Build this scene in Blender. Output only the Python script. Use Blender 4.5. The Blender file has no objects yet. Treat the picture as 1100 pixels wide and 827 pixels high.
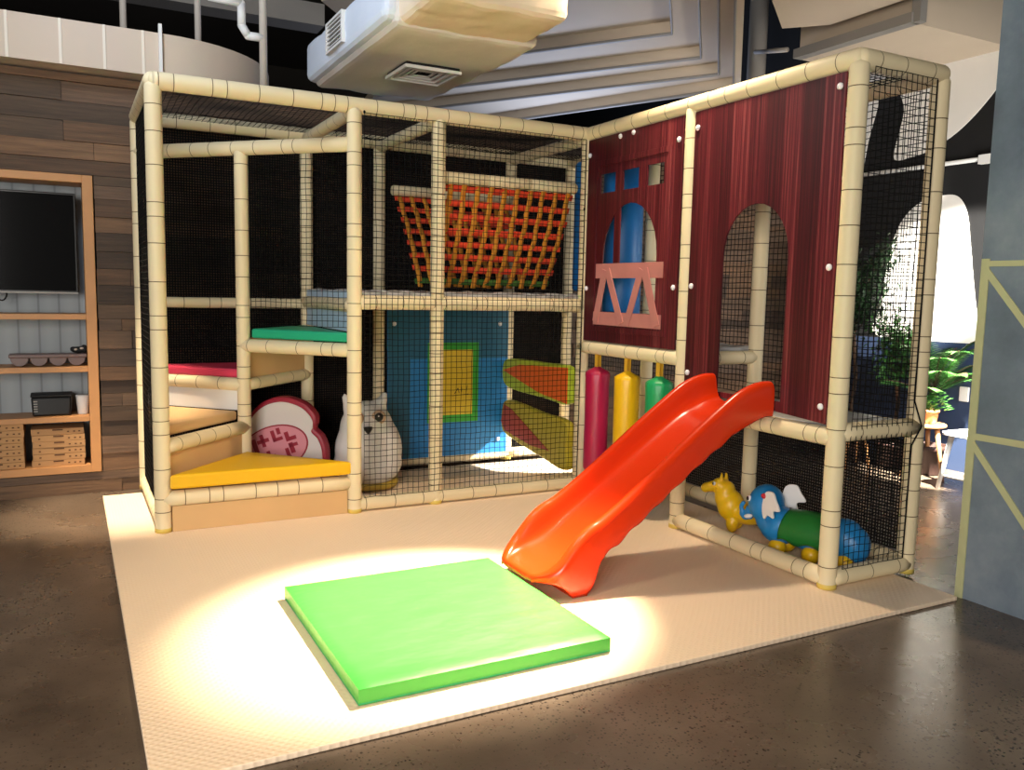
import bpy, bmesh, math, random
from mathutils import Vector, Matrix, noise
random.seed(11)
PI = math.pi
scene = bpy.context.scene
col = scene.collection
V = Vector

# ------------------------------------------------------------------ materials
def lin(h):
    h = h.lstrip('#'); o = []
    for i in (0, 2, 4):
        c = int(h[i:i+2], 16) / 255
        o.append(c / 12.92 if c <= .04045 else ((c + .055) / 1.055) ** 2.4)
    return (*o, 1)

class NT:
    def __init__(s, name):
        s.m = bpy.data.materials.new(name); s.m.use_nodes = True
        s.t = s.m.node_tree; s.b = s.t.nodes['Principled BSDF']
    def n(s, typ, **k):
        x = s.t.nodes.new(typ)
        for a, v in k.items():
            if a in x.inputs.keys(): x.inputs[a].default_value = v
            else: setattr(x, a, v)
        return x
    def l(s, a, b): s.t.links.new(a, b)
    def coord(s, scale=(1, 1, 1), rot=(0, 0, 0), kind='Object'):
        c = s.n('ShaderNodeTexCoord'); m = s.n('ShaderNodeMapping')
        m.inputs['Scale'].default_value = scale; m.inputs['Rotation'].default_value = rot
        s.l(c.outputs[kind], m.inputs['Vector']); return m.outputs['Vector']
    def noise(s, vec, scale, detail=4, rough=.55):
        x = s.n('ShaderNodeTexNoise'); x.inputs['Scale'].default_value = scale
        x.inputs['Detail'].default_value = detail; x.inputs['Roughness'].default_value = rough
        s.l(vec, x.inputs['Vector']); return x.outputs['Fac']
    def ramp(s, fac, stops):
        r = s.n('ShaderNodeValToRGB'); e = r.color_ramp.elements
        e[0].position, e[0].color = stops[0][0], lin(stops[0][1])
        e[1].position, e[1].color = stops[-1][0], lin(stops[-1][1])
        for p, c in stops[1:-1]:
            q = e.new(p); q.color = lin(c)
        s.l(fac, r.inputs['Fac']); return r.outputs['Color']
    def bump(s, h, strength=.3, dist=.01):
        b = s.n('ShaderNodeBump'); b.inputs['Strength'].default_value = strength; b.inputs['Distance'].default_value = dist
        s.l(h, b.inputs['Height']); s.l(b.outputs['Normal'], s.b.inputs['Normal'])

def mat(name, hexc, rough=.5, var=.0, vscale=8, metal=0, bump=0, bscale=30, spec=.5):
    k = NT(name); k.b.inputs['Roughness'].default_value = rough; k.b.inputs['Metallic'].default_value = metal
    k.b.inputs['Specular IOR Level'].default_value = spec
    c = lin(hexc); k.b.inputs['Base Color'].default_value = c
    v = k.coord()
    if var:
        f = k.noise(v, vscale)
        mx = k.n('ShaderNodeMix', data_type='RGBA'); mx.blend_type = 'MULTIPLY'
        mx.inputs[0].default_value = 1
        mx.inputs[6].default_value = c
        r = k.n('ShaderNodeMapRange'); r.inputs['To Min'].default_value = 1 - var; r.inputs['To Max'].default_value = 1 + var * .4
        k.l(f, r.inputs['Value']); k.l(r.outputs['Result'], mx.inputs[7]); k.l(mx.outputs[2], k.b.inputs['Base Color'])
    if bump: k.bump(k.noise(v, bscale), bump)
    return k.m

M = {}
M['foam'] = mat('cream_foam_sleeve', 'E4D3AC', .5, .05, 5, spec=.3)
M['seam'] = mat('dark_seam', '5A4529', .7)
M['net'] = mat('black_net_cord', '0B0B0C', .8, spec=.2)
M['cap'] = mat('yellowed_base_cap', 'D9BE5C', .5)
M['board'] = mat('tan_step_board', 'D3AC78', .55, .12, 3)
M['yellow'] = mat('yellow_vinyl', 'E9B400', .45, .06, 4, bump=.1, bscale=9)
M['red'] = mat('rose_vinyl', 'D8405C', .45, .06, 4)
M['tealgreen'] = mat('teal_green_vinyl', '1FA478', .45, .06, 4)
M['paleblue'] = mat('pale_blue_vinyl', 'BBD3E6', .45, .06, 4)
M['deckfoil'] = mat('silver_crumpled_cover', 'A7A6A6', .4, .3, 9, bump=.6, bscale=14)
M['slide'] = mat('orange_red_plastic', 'D43208', .25, .03, 3)
M['magenta'] = mat('magenta_vinyl', 'A5103F', .4, .08, 6, bump=.15, bscale=10)
M['bagyellow'] = mat('golden_vinyl', 'E4B30C', .4, .08, 6, bump=.15, bscale=10)
M['baggreen'] = mat('green_vinyl', '159A5A', .4, .08, 6, bump=.15, bscale=10)
M['rollerblue'] = mat('blue_vinyl', '0E6BB2', .42, .1, 6, bump=.1)
M['strapo'] = mat('orange_webbing', 'E2401A', .75, .2, 30, bump=.3, bscale=120)
M['strapy'] = mat('amber_webbing', 'D38A20', .75, .2, 30, bump=.3, bscale=120)
M['strapg'] = mat('green_webbing', '3E6B1E', .75, .2, 30)
M['blue_panel'] = mat('blue_play_panel', '1778B8', .5, .12, 2)
M['blue_dark'] = mat('teal_play_panel', '145B78', .5, .12, 2)
M['green_frame'] = mat('green_frame_board', '2F9A2C', .5, .08, 5)
M['yellow_board'] = mat('mustard_board', 'D2B42A', .5, .15, 5)
M['lime'] = mat('lime_vinyl', 'AFC436', .45, .08, 6)
M['orange_v'] = mat('orange_vinyl', 'E2621B', .45, .08, 6)
M['rust_v'] = mat('rust_vinyl', 'A9442A', .45, .08, 6)
M['limey'] = mat('olive_yellow_vinyl', 'B6A52A', .45, .08, 6)
M['white'] = mat('white_paint', 'E6E4E0', .5)
M['knob'] = mat('white_plastic_cap', 'E9E6EC', .3)
M['pink'] = mat('faded_pink_plank', 'BC7A72', .45, .2, 9)
M['cush_white'] = mat('white_vinyl', 'D9D0CC', .5, .05)
M['cush_red'] = mat('crimson_vinyl', '9A1F35', .5, .1)
M['cush_pink'] = mat('pink_vinyl', 'D98C97', .5, .05)
M['owl'] = mat('offwhite_plush', 'E4E0DC', .7, .05, 6)
M['owl_trim'] = mat('mustard_trim', 'B79A35', .6)
M['beige_ring'] = mat('beige_eye_patch', 'C9A98F', .6)
M['black'] = mat('black_plastic', '0C0C0D', .3)
M['blackmat'] = mat('matt_black', '0A0A0B', .7)
M['screen'] = mat('tv_glass', '050506', .08)
M['toy_y'] = mat('yellow_rubber', 'E3B410', .38, .04)
M['toy_b'] = mat('blue_rubber', '1C7FC0', .38, .04)
M['toy_g'] = mat('green_rubber', '20722E', .4, .04)
M['toy_w'] = mat('white_rubber', 'E8E4E2', .4)
M['toy_r'] = mat('red_rubber', 'B8152A', .4)
M['oak'] = mat('oak_frame_wood', 'C08A55', .5, .3, 3)
M['card'] = mat('brown_cardboard', 'B58A5C', .8, .12, 12)
M['cardprint'] = mat('dark_print', '5C3B22', .8)
M['traybrown'] = mat('taupe_plastic', '6E5853', .45, .05)
M['duct'] = mat('cream_duct_cladding', 'C9B8A6', .55, .08, 2)
M['ductband'] = mat('pale_duct_band', 'E2D8C8', .5)
M['canvas'] = mat('cream_canvas_wrap', 'E9D6BC', .7, .08, 3, bump=.5, bscale=5)
M['canvas_b'] = mat('grey_white_canvas_wrap', 'D8D2CB', .7, .14, 3, bump=.5, bscale=5)
M['canvas_cool'] = mat('cool_lit_canvas_wrap', 'D6DEEA', .7, .1, 3, bump=.5, bscale=5)  # same canvas, with the cool light on its left face put into the colour
M['grille'] = mat('white_metal_grille', 'E0DEDA', .4)
M['soffit'] = mat('warm_white_plasterboard', 'CDBBA4', .7, .1, 1.5)
M['soffit_edge'] = mat('grey_steel_edge', '8E8983', .5)
M['slab'] = mat('dark_concrete_slab', '3A342E', .9, .3, 2)
M['pipe'] = mat('painted_pipe', 'C2B9AE', .5)
M['blackwall'] = mat('black_painted_wall', '0B0B0D', .75, .1)
M['dado'] = mat('navy_dado_paint', '2C3A56', .6, .15, 3)
M['mural'] = mat('white_mural_paint', 'EFEAE2', .6, .04)
M['tape'] = mat('yellow_green_tape', 'BDBC8E', .6, .15, 12)
M['leaf'] = mat('mid_green_leaf', '3F7330', .5, .3, 5)
M['leafdark'] = mat('dark_green_leaf', '1A3517', .5, .3, 5)
M['trunk'] = mat('brown_trunk', '4A3423', .8, .3)
M['potbrown'] = mat('dark_brown_pot', '35201A', .6)
M['potterra'] = mat('terracotta_pot', 'BF7A50', .7)
M['stoolwood'] = mat('warm_beech', 'AE7B4E', .5, .2)
M['strap'] = mat('yellow_strap', 'D8A62A', .6)

# concrete floor
k = NT('polished_dark_concrete'); v = k.coord()
big = k.noise(v, 1.1, 5, .6)
c1 = k.ramp(big, [(.3, '43382F'), (.5, '5C4F43'), (.7, '746658')])
sp = k.n('ShaderNodeTexVoronoi'); sp.inputs['Scale'].default_value = 85; k.l(v, sp.inputs['Vector'])
spc = k.n('ShaderNodeSeparateColor'); k.l(sp.outputs['Color'], spc.inputs[0])
thr = k.n('ShaderNodeMath', operation='MULTIPLY'); k.l(spc.outputs[0], thr.inputs[0]); k.l(big, thr.inputs[1])
sub = k.n('ShaderNodeMath', operation='SUBTRACT'); k.l(sp.outputs['Distance'], sub.inputs[0]); k.l(thr.outputs[0], sub.inputs[1])
spr = k.n('ShaderNodeMapRange'); spr.inputs['From Min'].default_value = -.2; spr.inputs['From Max'].default_value = -.02
k.l(sub.outputs[0], spr.inputs['Value'])
mx = k.n('ShaderNodeMix', data_type='RGBA'); mx.inputs[6].default_value = lin('241C17'); k.l(spr.outputs['Result'], mx.inputs[0])
k.l(c1, mx.inputs[7]); k.l(mx.outputs[2], k.b.inputs['Base Color'])
rr = k.n('ShaderNodeMapRange'); rr.inputs['To Min'].default_value = .2; rr.inputs['To Max'].default_value = .36
k.l(k.noise(v, 3), rr.inputs['Value']); k.l(rr.outputs['Result'], k.b.inputs['Roughness'])
k.bump(k.noise(v, 60), .05)
M['concrete'] = k.m

# blue grey concrete of the right column
k = NT('blue_grey_concrete'); v = k.coord()
k.l(k.ramp(k.noise(v, 1.6, 8, .62), [(.3, '55606C'), (.5, '6E7A86'), (.68, '8A949C')]), k.b.inputs['Base Color'])
k.b.inputs['Roughness'].default_value = .6; k.bump(k.noise(v, 14), .12)
M['column'] = k.m

# reclaimed planks: a random tint for each plank island plus grain
k = NT('reclaimed_wood_planks'); g = k.n('ShaderNodeNewGeometry')
base = k.ramp(g.outputs['Random Per Island'], [(0, '3A2A1E'), (.25, '52402F'), (.45, '6B5340'), (.6, '473930'), (.8, '5A422E'), (1, '7B5C41')])
gv = k.coord((1.2, 20, 26)); gr = k.noise(gv, 2.2, 8, .65)
gm = k.n('ShaderNodeMapRange'); gm.inputs['From Min'].default_value = .3; gm.inputs['From Max'].default_value = .7
gm.inputs['To Min'].default_value = .5; gm.inputs['To Max'].default_value = 1.2; k.l(gr, gm.inputs['Value'])
mx = k.n('ShaderNodeMix', data_type='RGBA'); mx.blend_type = 'MULTIPLY'; mx.inputs[0].default_value = 1
k.l(base, mx.inputs[6]); k.l(gm.outputs['Result'], mx.inputs[7]); k.l(mx.outputs[2], k.b.inputs['Base Color'])
k.b.inputs['Roughness'].default_value = .7; k.bump(gr, .35)
M['planks'] = k.m

# burgundy wood print
k = NT('burgundy_wood_print'); v = k.coord((1, 26, .2))
n1 = k.noise(v, 3.0, 10, .75)
sx = k.n('ShaderNodeSeparateXYZ'); k.l(k.coord(), sx.inputs[0])
f1 = k.n('ShaderNodeMath', operation='MULTIPLY'); k.l(sx.outputs['Y'], f1.inputs[0]); f1.inputs[1].default_value = 8.3
f2 = k.n('ShaderNodeMath', operation='FLOOR'); k.l(f1.outputs[0], f2.inputs[0])
wn = k.n('ShaderNodeTexWhiteNoise', noise_dimensions='1D'); k.l(f2.outputs[0], wn.inputs['W'])
am = k.n('ShaderNodeMath', operation='MULTIPLY_ADD'); k.l(wn.outputs['Value'], am.inputs[0]); am.inputs[1].default_value = .16; k.l(n1, am.inputs[2])
k.l(k.ramp(am.outputs[0], [(.36, '22050A'), (.5, '3C0A12'), (.6, '52121B'), (.68, '6E272C'), (.77, '8C4A48')]), k.b.inputs['Base Color'])
k.b.inputs['Roughness'].default_value = .4
M['burgundy'] = k.m

# pale beadboard in the shelf recess
k = NT('grey_blue_beadboard'); v = k.coord()
w = k.n('ShaderNodeTexWave'); w.wave_type = 'BANDS'; w.bands_direction = 'X'; w.inputs['Scale'].default_value = 2.6; w.inputs['Distortion'].default_value = 0
k.l(v, w.inputs['Vector'])
k.l(k.ramp(w.outputs['Fac'], [(0, '757B80'), (.05, '8F979C'), (1, '989FA4')]), k.b.inputs['Base Color'])
k.b.inputs['Roughness'].default_value = .6
M['beadboard'] = k.m

# cream floor mat: embossed cross ribs
k = NT('cream_embossed_mat'); v = k.coord((1, 1, 1), (0, 0, PI / 4))
ck = k.n('ShaderNodeTexWave'); ck.wave_type = 'BANDS'; ck.bands_direction = 'X'; ck.inputs['Scale'].default_value = 14
ck2 = k.n('ShaderNodeTexWave'); ck2.wave_type = 'BANDS'; ck2.bands_direction = 'Y'; ck2.inputs['Scale'].default_value = 14
k.l(v, ck.inputs['Vector']); k.l(v, ck2.inputs['Vector'])
ad = k.n('ShaderNodeMath', operation='MULTIPLY'); k.l(ck.outputs['Fac'], ad.inputs[0]); k.l(ck2.outputs['Fac'], ad.inputs[1])
k.bump(ad.outputs[0], .4, .005)
k.b.inputs['Base Color'].default_value = lin('F1D8BA'); k.b.inputs['Roughness'].default_value = .55
M['floormat'] = k.m

# green landing mat: soft wrinkles
k = NT('bright_green_vinyl'); v = k.coord()
k.b.inputs['Base Color'].default_value = lin('3AA53C'); k.b.inputs['Roughness'].default_value = .4
k.bump(k.noise(k.coord((1, 2.2, 1)), 2.6, 3), .35, .03)
M['greenmat'] = k.m

# ------------------------------------------------------------------ object helpers
def tag(o, label=None, cat=None, group=None, kind=None):
    if label: o['label'] = label
    if cat: o['category'] = cat
    if group: o['group'] = group
    if kind: o['kind'] = kind
    return o

def thing(name, label, cat, loc=(0, 0, 0), group=None):
    o = bpy.data.objects.new(name, None); col.objects.link(o); o.location = loc
    o.empty_display_size = .1
    return tag(o, label, cat, group)

def root_loc(o):
    l = V((0, 0, 0))
    while o: l += o.location; o = o.parent
    return l

def obj(name, verts, faces, m, parent=None, smooth=False, fmat=None, at=None):
    """verts in world space; parented objects get them in their thing's own space"""
    o_ = root_loc(parent) if parent else V(at or (0, 0, 0))
    me = bpy.data.meshes.new(name)
    me.from_pydata([V(q) - o_ for q in verts], [], faces)
    ms = m if isinstance(m, (list, tuple)) else [m]
    for q in ms: me.materials.append(q)
    if smooth: me.polygons.foreach_set('use_smooth', [True] * len(me.polygons))
    if fmat: me.polygons.foreach_set('material_index', fmat)
    me.update()
    o = bpy.data.objects.new(name, me); col.objects.link(o)
    if parent: o.parent = parent
    else: o.location = o_
    return o

class B:
    """collects shapes for one mesh"""
    def __init__(s): s.v, s.f, s.mi = [], [], []
    def add(s, vs, fs, mi=0):
        b = len(s.v); s.v += [V(q) for q in vs]; s.f += [tuple(i + b for i in f) for f in fs]; s.mi += [mi] * len(fs); return s
    def box(s, x0, x1, y0, y1, z0, z1, mi=0):
        vs = [(x, y, z) for z in (z0, z1) for y in (y0, y1) for x in (x0, x1)]
        return s.add(vs, [(0, 2, 3, 1), (4, 5, 7, 6), (0, 1, 5, 4), (2, 6, 7, 3), (0, 4, 6, 2), (1, 3, 7, 5)], mi)
    def prism(s, pts, z0, z1, mi=0):
        n = len(pts); a = sum(pts[i][0] * pts[(i + 1) % n][1] - pts[(i + 1) % n][0] * pts[i][1] for i in range(n))
        if a < 0: pts = pts[::-1]
        vs = [(x, y, z0) for x, y in pts] + [(x, y, z1) for x, y in pts]
        fs = [tuple(range(n))[::-1], tuple(range(n, 2 * n))] + [(i, (i + 1) % n, n + (i + 1) % n, n + i) for i in range(n)]
        return s.add(vs, fs, mi)
    def slab(s, p0, p1, z0, z1, t, mi=0):
        """vertical board from p0 to p1 (plan points)"""
        d = (V(p1) - V(p0)).normalized(); n = V((-d.y, d.x)) * t / 2
        return s.prism([tuple(V(p0) + n), tuple(V(p1) + n), tuple(V(p1) - n), tuple(V(p0) - n)], z0, z1, mi)
    def lathe(s, base, axis, prof, seg=20, mis=None):
        """prof: (distance along axis, radius)"""
        ax = V(axis).normalized(); a = ax.orthogonal().normalized(); c = ax.cross(a); base = V(base)
        vs = []; fs = []; mi = []
        for h, r in prof:
            for i in range(seg):
                t = 2 * PI * i / seg; vs.append(base + ax * h + (a * math.cos(t) + c * math.sin(t)) * r)
        for j in range(len(prof) - 1):
            for i in range(seg):
                k2 = (i + 1) % seg
                fs.append((j * seg + i, j * seg + k2, (j + 1) * seg + k2, (j + 1) * seg + i)); mi.append(mis[j] if mis else 0)
        fs.append(tuple(range(seg))[::-1]); mi.append(mis[0] if mis else 0)
        fs.append(tuple(range((len(prof) - 1) * seg, len(prof) * seg))); mi.append(mis[-1] if mis else 0)
        b = len(s.v); s.v += vs; s.f += [tuple(i + b for i in f) for f in fs]; s.mi += mi
        return s
    def rod(s, p0, p1, r, seg=10, r1=None, mi=0):
        d = V(p1) - V(p0); L = d.length
        return s.lathe(p0, d, [(0, r), (L, r1 if r1 is not None else r)], seg, [mi])
    def pipe(s, pts, r, seg=8, mi=0):
        for a, b_ in zip(pts, pts[1:]): s.rod(a, b_, r, seg, mi=mi)
        for q in pts[1:-1]: s.ball(q, (r, r, r), 8, 6, mi)
        return s
    def ball(s, c, r, nu=16, nv=10, mi=0, rot=None):
        vs = []; c = V(c); R = rot or Matrix.Identity(3)
        for j in range(nv + 1):
            ph = PI * j / nv
            for i in range(nu):
                th = 2 * PI * i / nu
                vs.append(c + R @ V((r[0] * math.sin(ph) * math.cos(th), r[1] * math.sin(ph) * math.sin(th), r[2] * math.cos(ph))))
        fs = [(j * nu + i, (j + 1) * nu + i, (j + 1) * nu + (i + 1) % nu, j * nu + (i + 1) % nu) for j in range(nv) for i in range(nu)]
        return s.add(vs, fs, mi)
    def build(s, name, m, parent=None, smooth=False, at=None, bevel=0):
        o = obj(name, s.v, s.f, m, parent, smooth, s.mi if isinstance(m, (list, tuple)) else None, at)
        if bevel:
            b = o.modifiers.new('bevel', 'BEVEL'); b.width = bevel; b.segments = 2; b.limit_method = 'ANGLE'
        if smooth and not bevel:
            pass
        return o

def autosmooth(o, ang=40):
    me = o.data
    bm = bmesh.new(); bm.from_mesh(me)
    for e in bm.edges:
        if len(e.link_faces) == 2: e.smooth = e.calc_face_angle(0) < math.radians(ang)
    for f in bm.faces: f.smooth = True
    bm.to_mesh(me); bm.free(); return o

def blob(name, balls, m, parent, voxel=.009, smooth=8):
    b = B()
    for q in balls:
        c, r = q[0], q[1]; rot = None
        if len(q) > 2: rot = Matrix.Rotation(q[2][0], 3, 'X') @ Matrix.Rotation(q[2][1], 3, 'Y') @ Matrix.Rotation(q[2][2], 3, 'Z')
        b.ball(c, r if hasattr(r, '__len__') else (r, r, r), 18, 12, 0, rot)
    o = b.build(name, m, parent, True)
    w = o.modifiers.new('weld', 'WELD'); w.merge_threshold = .0004
    r = o.modifiers.new('union', 'REMESH'); r.mode = 'VOXEL'; r.voxel_size = voxel; r.use_smooth_shade = True
    s_ = o.modifiers.new('smooth', 'SMOOTH'); s_.factor = .6; s_.iterations = smooth
    return o

def bez(pts, n=8, closed=True):
    """Catmull-Rom through the points"""
    out = []; N = len(pts)
    for i in range(N if closed else N - 1):
        p = [V(pts[(i + j - 1) % N]) if closed else V(pts[min(max(i + j - 1, 0), N - 1)]) for j in range(4)]
        for k_ in range(n):
            t = k_ / n
            out.append(.5 * ((2 * p[1]) + (-p[0] + p[2]) * t + (2 * p[0] - 5 * p[1] + 4 * p[2] - p[3]) * t * t + (-p[0] + 3 * p[1] - 3 * p[2] + p[3]) * t ** 3))
    if not closed: out.append(V(pts[-1]))
    return [tuple(q) for q in out]

def cut(name, outer, holes, depth, m, O, U, W, parent=None, bevel=0, at=None):
    """2D outline (with holes) given a real thickness; O origin, U and W the plane's axes in the world"""
    cu = bpy.data.curves.new('tmp', 'CURVE'); cu.dimensions = '2D'; cu.fill_mode = 'BOTH'
    cu.extrude = depth / 2 - bevel; cu.bevel_depth = bevel; cu.bevel_resolution = 1; cu.offset = -bevel if bevel else 0
    for loop in [outer] + list(holes):
        sp_ = cu.splines.new('POLY'); sp_.points.add(len(loop) - 1)
        for q, (a, b_) in zip(sp_.points, loop): q.co = (a, b_, 0, 1)
        sp_.use_cyclic_u = True
    o = bpy.data.objects.new('tmp', cu); col.objects.link(o)
    dg = bpy.context.evaluated_depsgraph_get(); dg.update()
    me = bpy.data.meshes.new_from_object(o.evaluated_get(dg))
    O, U, W = V(O), V(U).normalized(), V(W).normalized(); Nn = U.cross(W)
    vs = [O + U * q.co.x + W * q.co.y + Nn * q.co.z for q in me.vertices]; fs = [tuple(q.vertices) for q in me.polygons]
    bpy.data.objects.remove(o); bpy.data.curves.remove(cu); bpy.data.meshes.remove(me)
    r = obj(name, vs, fs, m, parent, at=at)
    return autosmooth(r, 30) if bevel else r

def copy_tree(o, parent=None):
    c = o.copy(); col.objects.link(c)
    if parent: c.parent = parent
    for ch in list(o.children): copy_tree(ch, c)
    return c

def structure(o): o['kind'] = 'structure'; return o

# ------------------------------------------------------------------ camera
cam = bpy.data.cameras.new('camera'); co = bpy.data.objects.new('camera', cam); col.objects.link(co)
F = V((0.46475103, 0.87853657, -0.11036294)); R_ = V((0.88482958, -0.4654409, 0.02100894)); U_ = V((0.0329103, 0.10741632, 0.99366928))
mw = Matrix((R_, U_, -F)).transposed().to_4x4(); mw.translation = V((-.4308, -4.9205, 1.3874))
co.matrix_world = mw; cam.sensor_width = 36; cam.lens = 902.25 / 1100 * 36; cam.clip_end = 60; cam.clip_start = .05
scene.camera = co

# ------------------------------------------------------------------ room shell
WY = 1.22                     # face of the plank wall
structure(B().box(-6, 9, -9, 9, -.06, 0).build('floor', M['concrete']))
structure(B().box(-6, 9, -9, 9, 4.6, 4.75).build('ceiling', M['slab']))
structure(B().box(-6, 9, 8.0, 8.1, 0, 4.6).build('wall_rear', M['slab']))

RX0, RX1, RZ0, RZ1 = -2.2, -.262, .14, 2.072        # recess for the shelf unit
b = B()
z = 0.0
rng = random.Random(4)
while z < 2.69:
    h = min(rng.uniform(.075, .125), 2.69 - z)
    for q in (RZ0, RZ1):
        if z < q - .001 and z + h > q - .03: h = q - z
    x = -3.2 - rng.random()
    while x < 5.97:
        L = rng.uniform(.5, 1.7); x1 = min(x + L, 5.97); d = rng.uniform(0, .022)
        segs = [(x, x1)]
        if z + h > RZ0 + .002 and z < RZ1 - .002:
            segs = []
            if x < RX0: segs.append((x, min(x1, RX0)))
            if x1 > RX1: segs.append((max(x, RX1 + rng.uniform(.0, .008)), x1))
        for a, c in segs:
            if c - a > .02: b.box(a + .001, c - .001, WY - d, WY + .03, z + .001, z + h - .0015)
        x = x1
    z += h
wb = structure(b.build('wall_back', M['planks']))
b = B(); yb0, yb1 = WY + .031, WY + .06
b.box(-4.3, RX0, yb0, yb1, 0, 2.69).box(RX1, 5.97, yb0, yb1, 0, 2.69).box(RX0, RX1, yb0, yb1, 0, RZ0).box(RX0, RX1, yb0, yb1, RZ1, 2.69)
structure(b.build('wall_backing', M['blackmat']))
structure(B().box(RX0 - .05, RX1 + .05, WY + .27, WY + .30, 0, 2.3).build('wall_recess', M['beadboard']))

# far right wall with its mural (plane x = 5.98)
FX = 5.98
structure(B().box(FX, FX + .1, -6, 8, 1.05, 4.6).build('wall_right', M['blackwall']))
structure(B().box(FX - .006, FX + .1, -6, 8, 0, 1.05).build('trim_2', M['dado']))
def mural(pts, n=8, smooth=True):
    pts = [(-y, zz) for y, zz in pts]
    o = cut('mural_shape', bez(pts, n) if smooth else pts, [], .006, M['mural'], (FX - .003, 0, 0), (0, -1, 0), (0, 0, 1))
    o['kind'] = 'structure'; return o
mural([(.20, 1.06), (.20, 1.35), (.15, 1.75), (.08, 2.0), (-.02, 2.14), (-.15, 2.22), (-.32, 2.25), (-.46, 2.23), (-.55, 2.1), (-.60, 1.85), (-.66, 1.5), (-.72, 1.2), (-.74, 1.06)], 8).name = 'trim_3'
mural([(.16, 3.3), (.10, 3.0), (.17, 2.62), (.0, 2.60), (-.2, 2.64), (-.42, 2.75), (-.62, 2.92), (-.78, 3.12), (-.9, 3.4), (-.4, 3.45)], 8).name = 'trim_4'
mural([(.9, 3.3), (.62, 2.62), (.50, 2.55), (.45, 2.8), (.36, 3.15), (.34, 3.4)], 6).name = 'trim_5'

# blue-grey concrete pier on the right
structure(B().box(3.245, 3.75, -6.5, -2.505, 0, 4.6).build('wall_pier', M['column']))
b = B(); px_ = 3.243
b.box(px_ - .004, px_ + .002, -2.545, -2.507, 0.0, 1.58)
b.box(px_ - .004, px_ + .002, -3.6, -2.545, 1.545, 1.57)
b.box(px_ - .004, px_ + .002, -3.6, -2.545, .755, .785)
def band(y0, z0, y1, z1, w):
    d = V((y1 - y0, z1 - z0)).normalized(); n = V((-d.y, d.x)) * w / 2
    q = [(y0 + n.x, z0 + n.y), (y1 + n.x, z1 + n.y), (y1 - n.x, z1 - n.y), (y0 - n.x, z0 - n.y)]
    b.add([(px_ - .0048, y, z_) for y, z_ in q] + [(px_ + .002, y, z_) for y, z_ in q],
          [(0, 1, 2, 3), (7, 6, 5, 4), (0, 4, 5, 1), (1, 5, 6, 2), (2, 6, 7, 3), (3, 7, 4, 0)])
band(-2.53, 1.53, -3.3, .62, .03)
band(-2.53, .74, -3.1, -.03 + .1, .03)
structure(b.build('trim_6', M['tape']))

# ------------------------------------------------------------------ ceiling services
def S(p, h):        # plan point measured at 3.4 m, moved along its sight line to height h
    c = V((-.4308, -4.9205)); return tuple(c + (V(p) - c) * ((h - 1.3874) / (3.4 - 1.3874)))
stp = [((3.24, 1.319), (3.779, .509), (3.298, -.076)), ((3.67, 2.039), (4.407, .911), (3.465, -.178)),
       ((4.047, 2.668), (4.903, 1.251), (3.578, -.247)), ((4.551, 3.511), (5.377, 1.574), (3.674, -.306))]
hs = [3.62, 3.52, 3.42, 3.32, 3.22]
bulk = thing('stepped_bulkhead', 'pale stepped ceiling bulkhead with nested mitred corners above the play frame', 'bulkhead', (3.6, .5, 3.2))
def leg_ends(k, h):
    a, c, e = (V(S(q, h)) for q in stp[k])
    a2 = c + (a - c) * 2.6; e2 = c + (e - c) * (2.4 if k == 0 else 1.9)
    return a2, c, e2
# innermost (highest) panel
a, c, e = leg_ends(0, hs[0]); inner = a + (e - c)
B().prism([tuple(a), tuple(c), tuple(e), tuple(inner)], hs[0], hs[0] + .06).build('soffit_panel', M['soffit'], bulk)
for k_ in range(4):
    h = hs[k_ + 1]
    a0, c0, e0 = leg_ends(k_, h)
    if k_ < 3:
        a1, c1_, e1 = leg_ends(k_ + 1, h)
    else:
        a1, c1_, e1 = a0 + V((.05, .034)), c0 + V((.075, -.006)), e0 + V((.04, -.03))
    pts = [tuple(q) for q in (a0, c0, e0, e1, c1_, a1)]
    B().prism(pts, h, hs[k_] + .02).build('step_panel', M['soffit'], bulk)
    r = B()
    d = (c0 - a0).normalized(); 
    r.rod((a0.x, a0.y, h - .0), (c0.x, c0.y, h), .014, 6); r.rod((c0.x, c0.y, h), (e0.x, e0.y, h), .01, 6)
    r.build('edge_trim', M['soffit_edge'], bulk)

sof = thing('ceiling_soffit', 'wide cream bulkhead soffit meeting the black mural wall at top right', 'bulkhead', (5.4, 0, 3.3))
B().box(4.89, 5.975, -.81, .27, 3.31, 4.58).build('soffit_body', M['soffit'], sof)
B().box(4.80, 4.889, -.83, .25, 3.30, 3.37).build('edge_channel', M['soffit_edge'], sof)
B().box(4.82, 4.889, -.88, -.811, 3.30, 4.58).build('edge_channel', M['soffit_edge'], sof)
d2 = thing('ceiling_duct', 'boxy cream ceiling duct with two steps left of the grey channel', 'duct', (4.2, -.6, 3.4))
B().prism([S((3.9, -.42), 3.45), S((4.40, -.02), 3.45), (4.76, -.15), (4.76, -2.0), (3.6, -2.0)], 3.45, 3.62).build('duct_body', M['soffit'], d2)
B().prism([(3.62, -.55), (3.7, -.45), (4.6, -.75), (4.6, -2.1), (3.5, -2.1)], 3.621, 4.58).build('duct_step', M['soffit'], d2)

pp = thing('round_column', 'pale round column rising to the ceiling beside the stepped bulkhead behind the plank wall', 'column', (5.55, 1.46, .001))
B().rod((5.55, 1.46, .001), (5.55, 1.46, 4.59), .088, 24).build('column_shaft', M['pipe'], pp, True)
B().rod((5.49, 1.42, 3.72), (4.84, .36, 3.40), .02, 10).build('side_branch', M['pipe'], pp, True)

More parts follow.
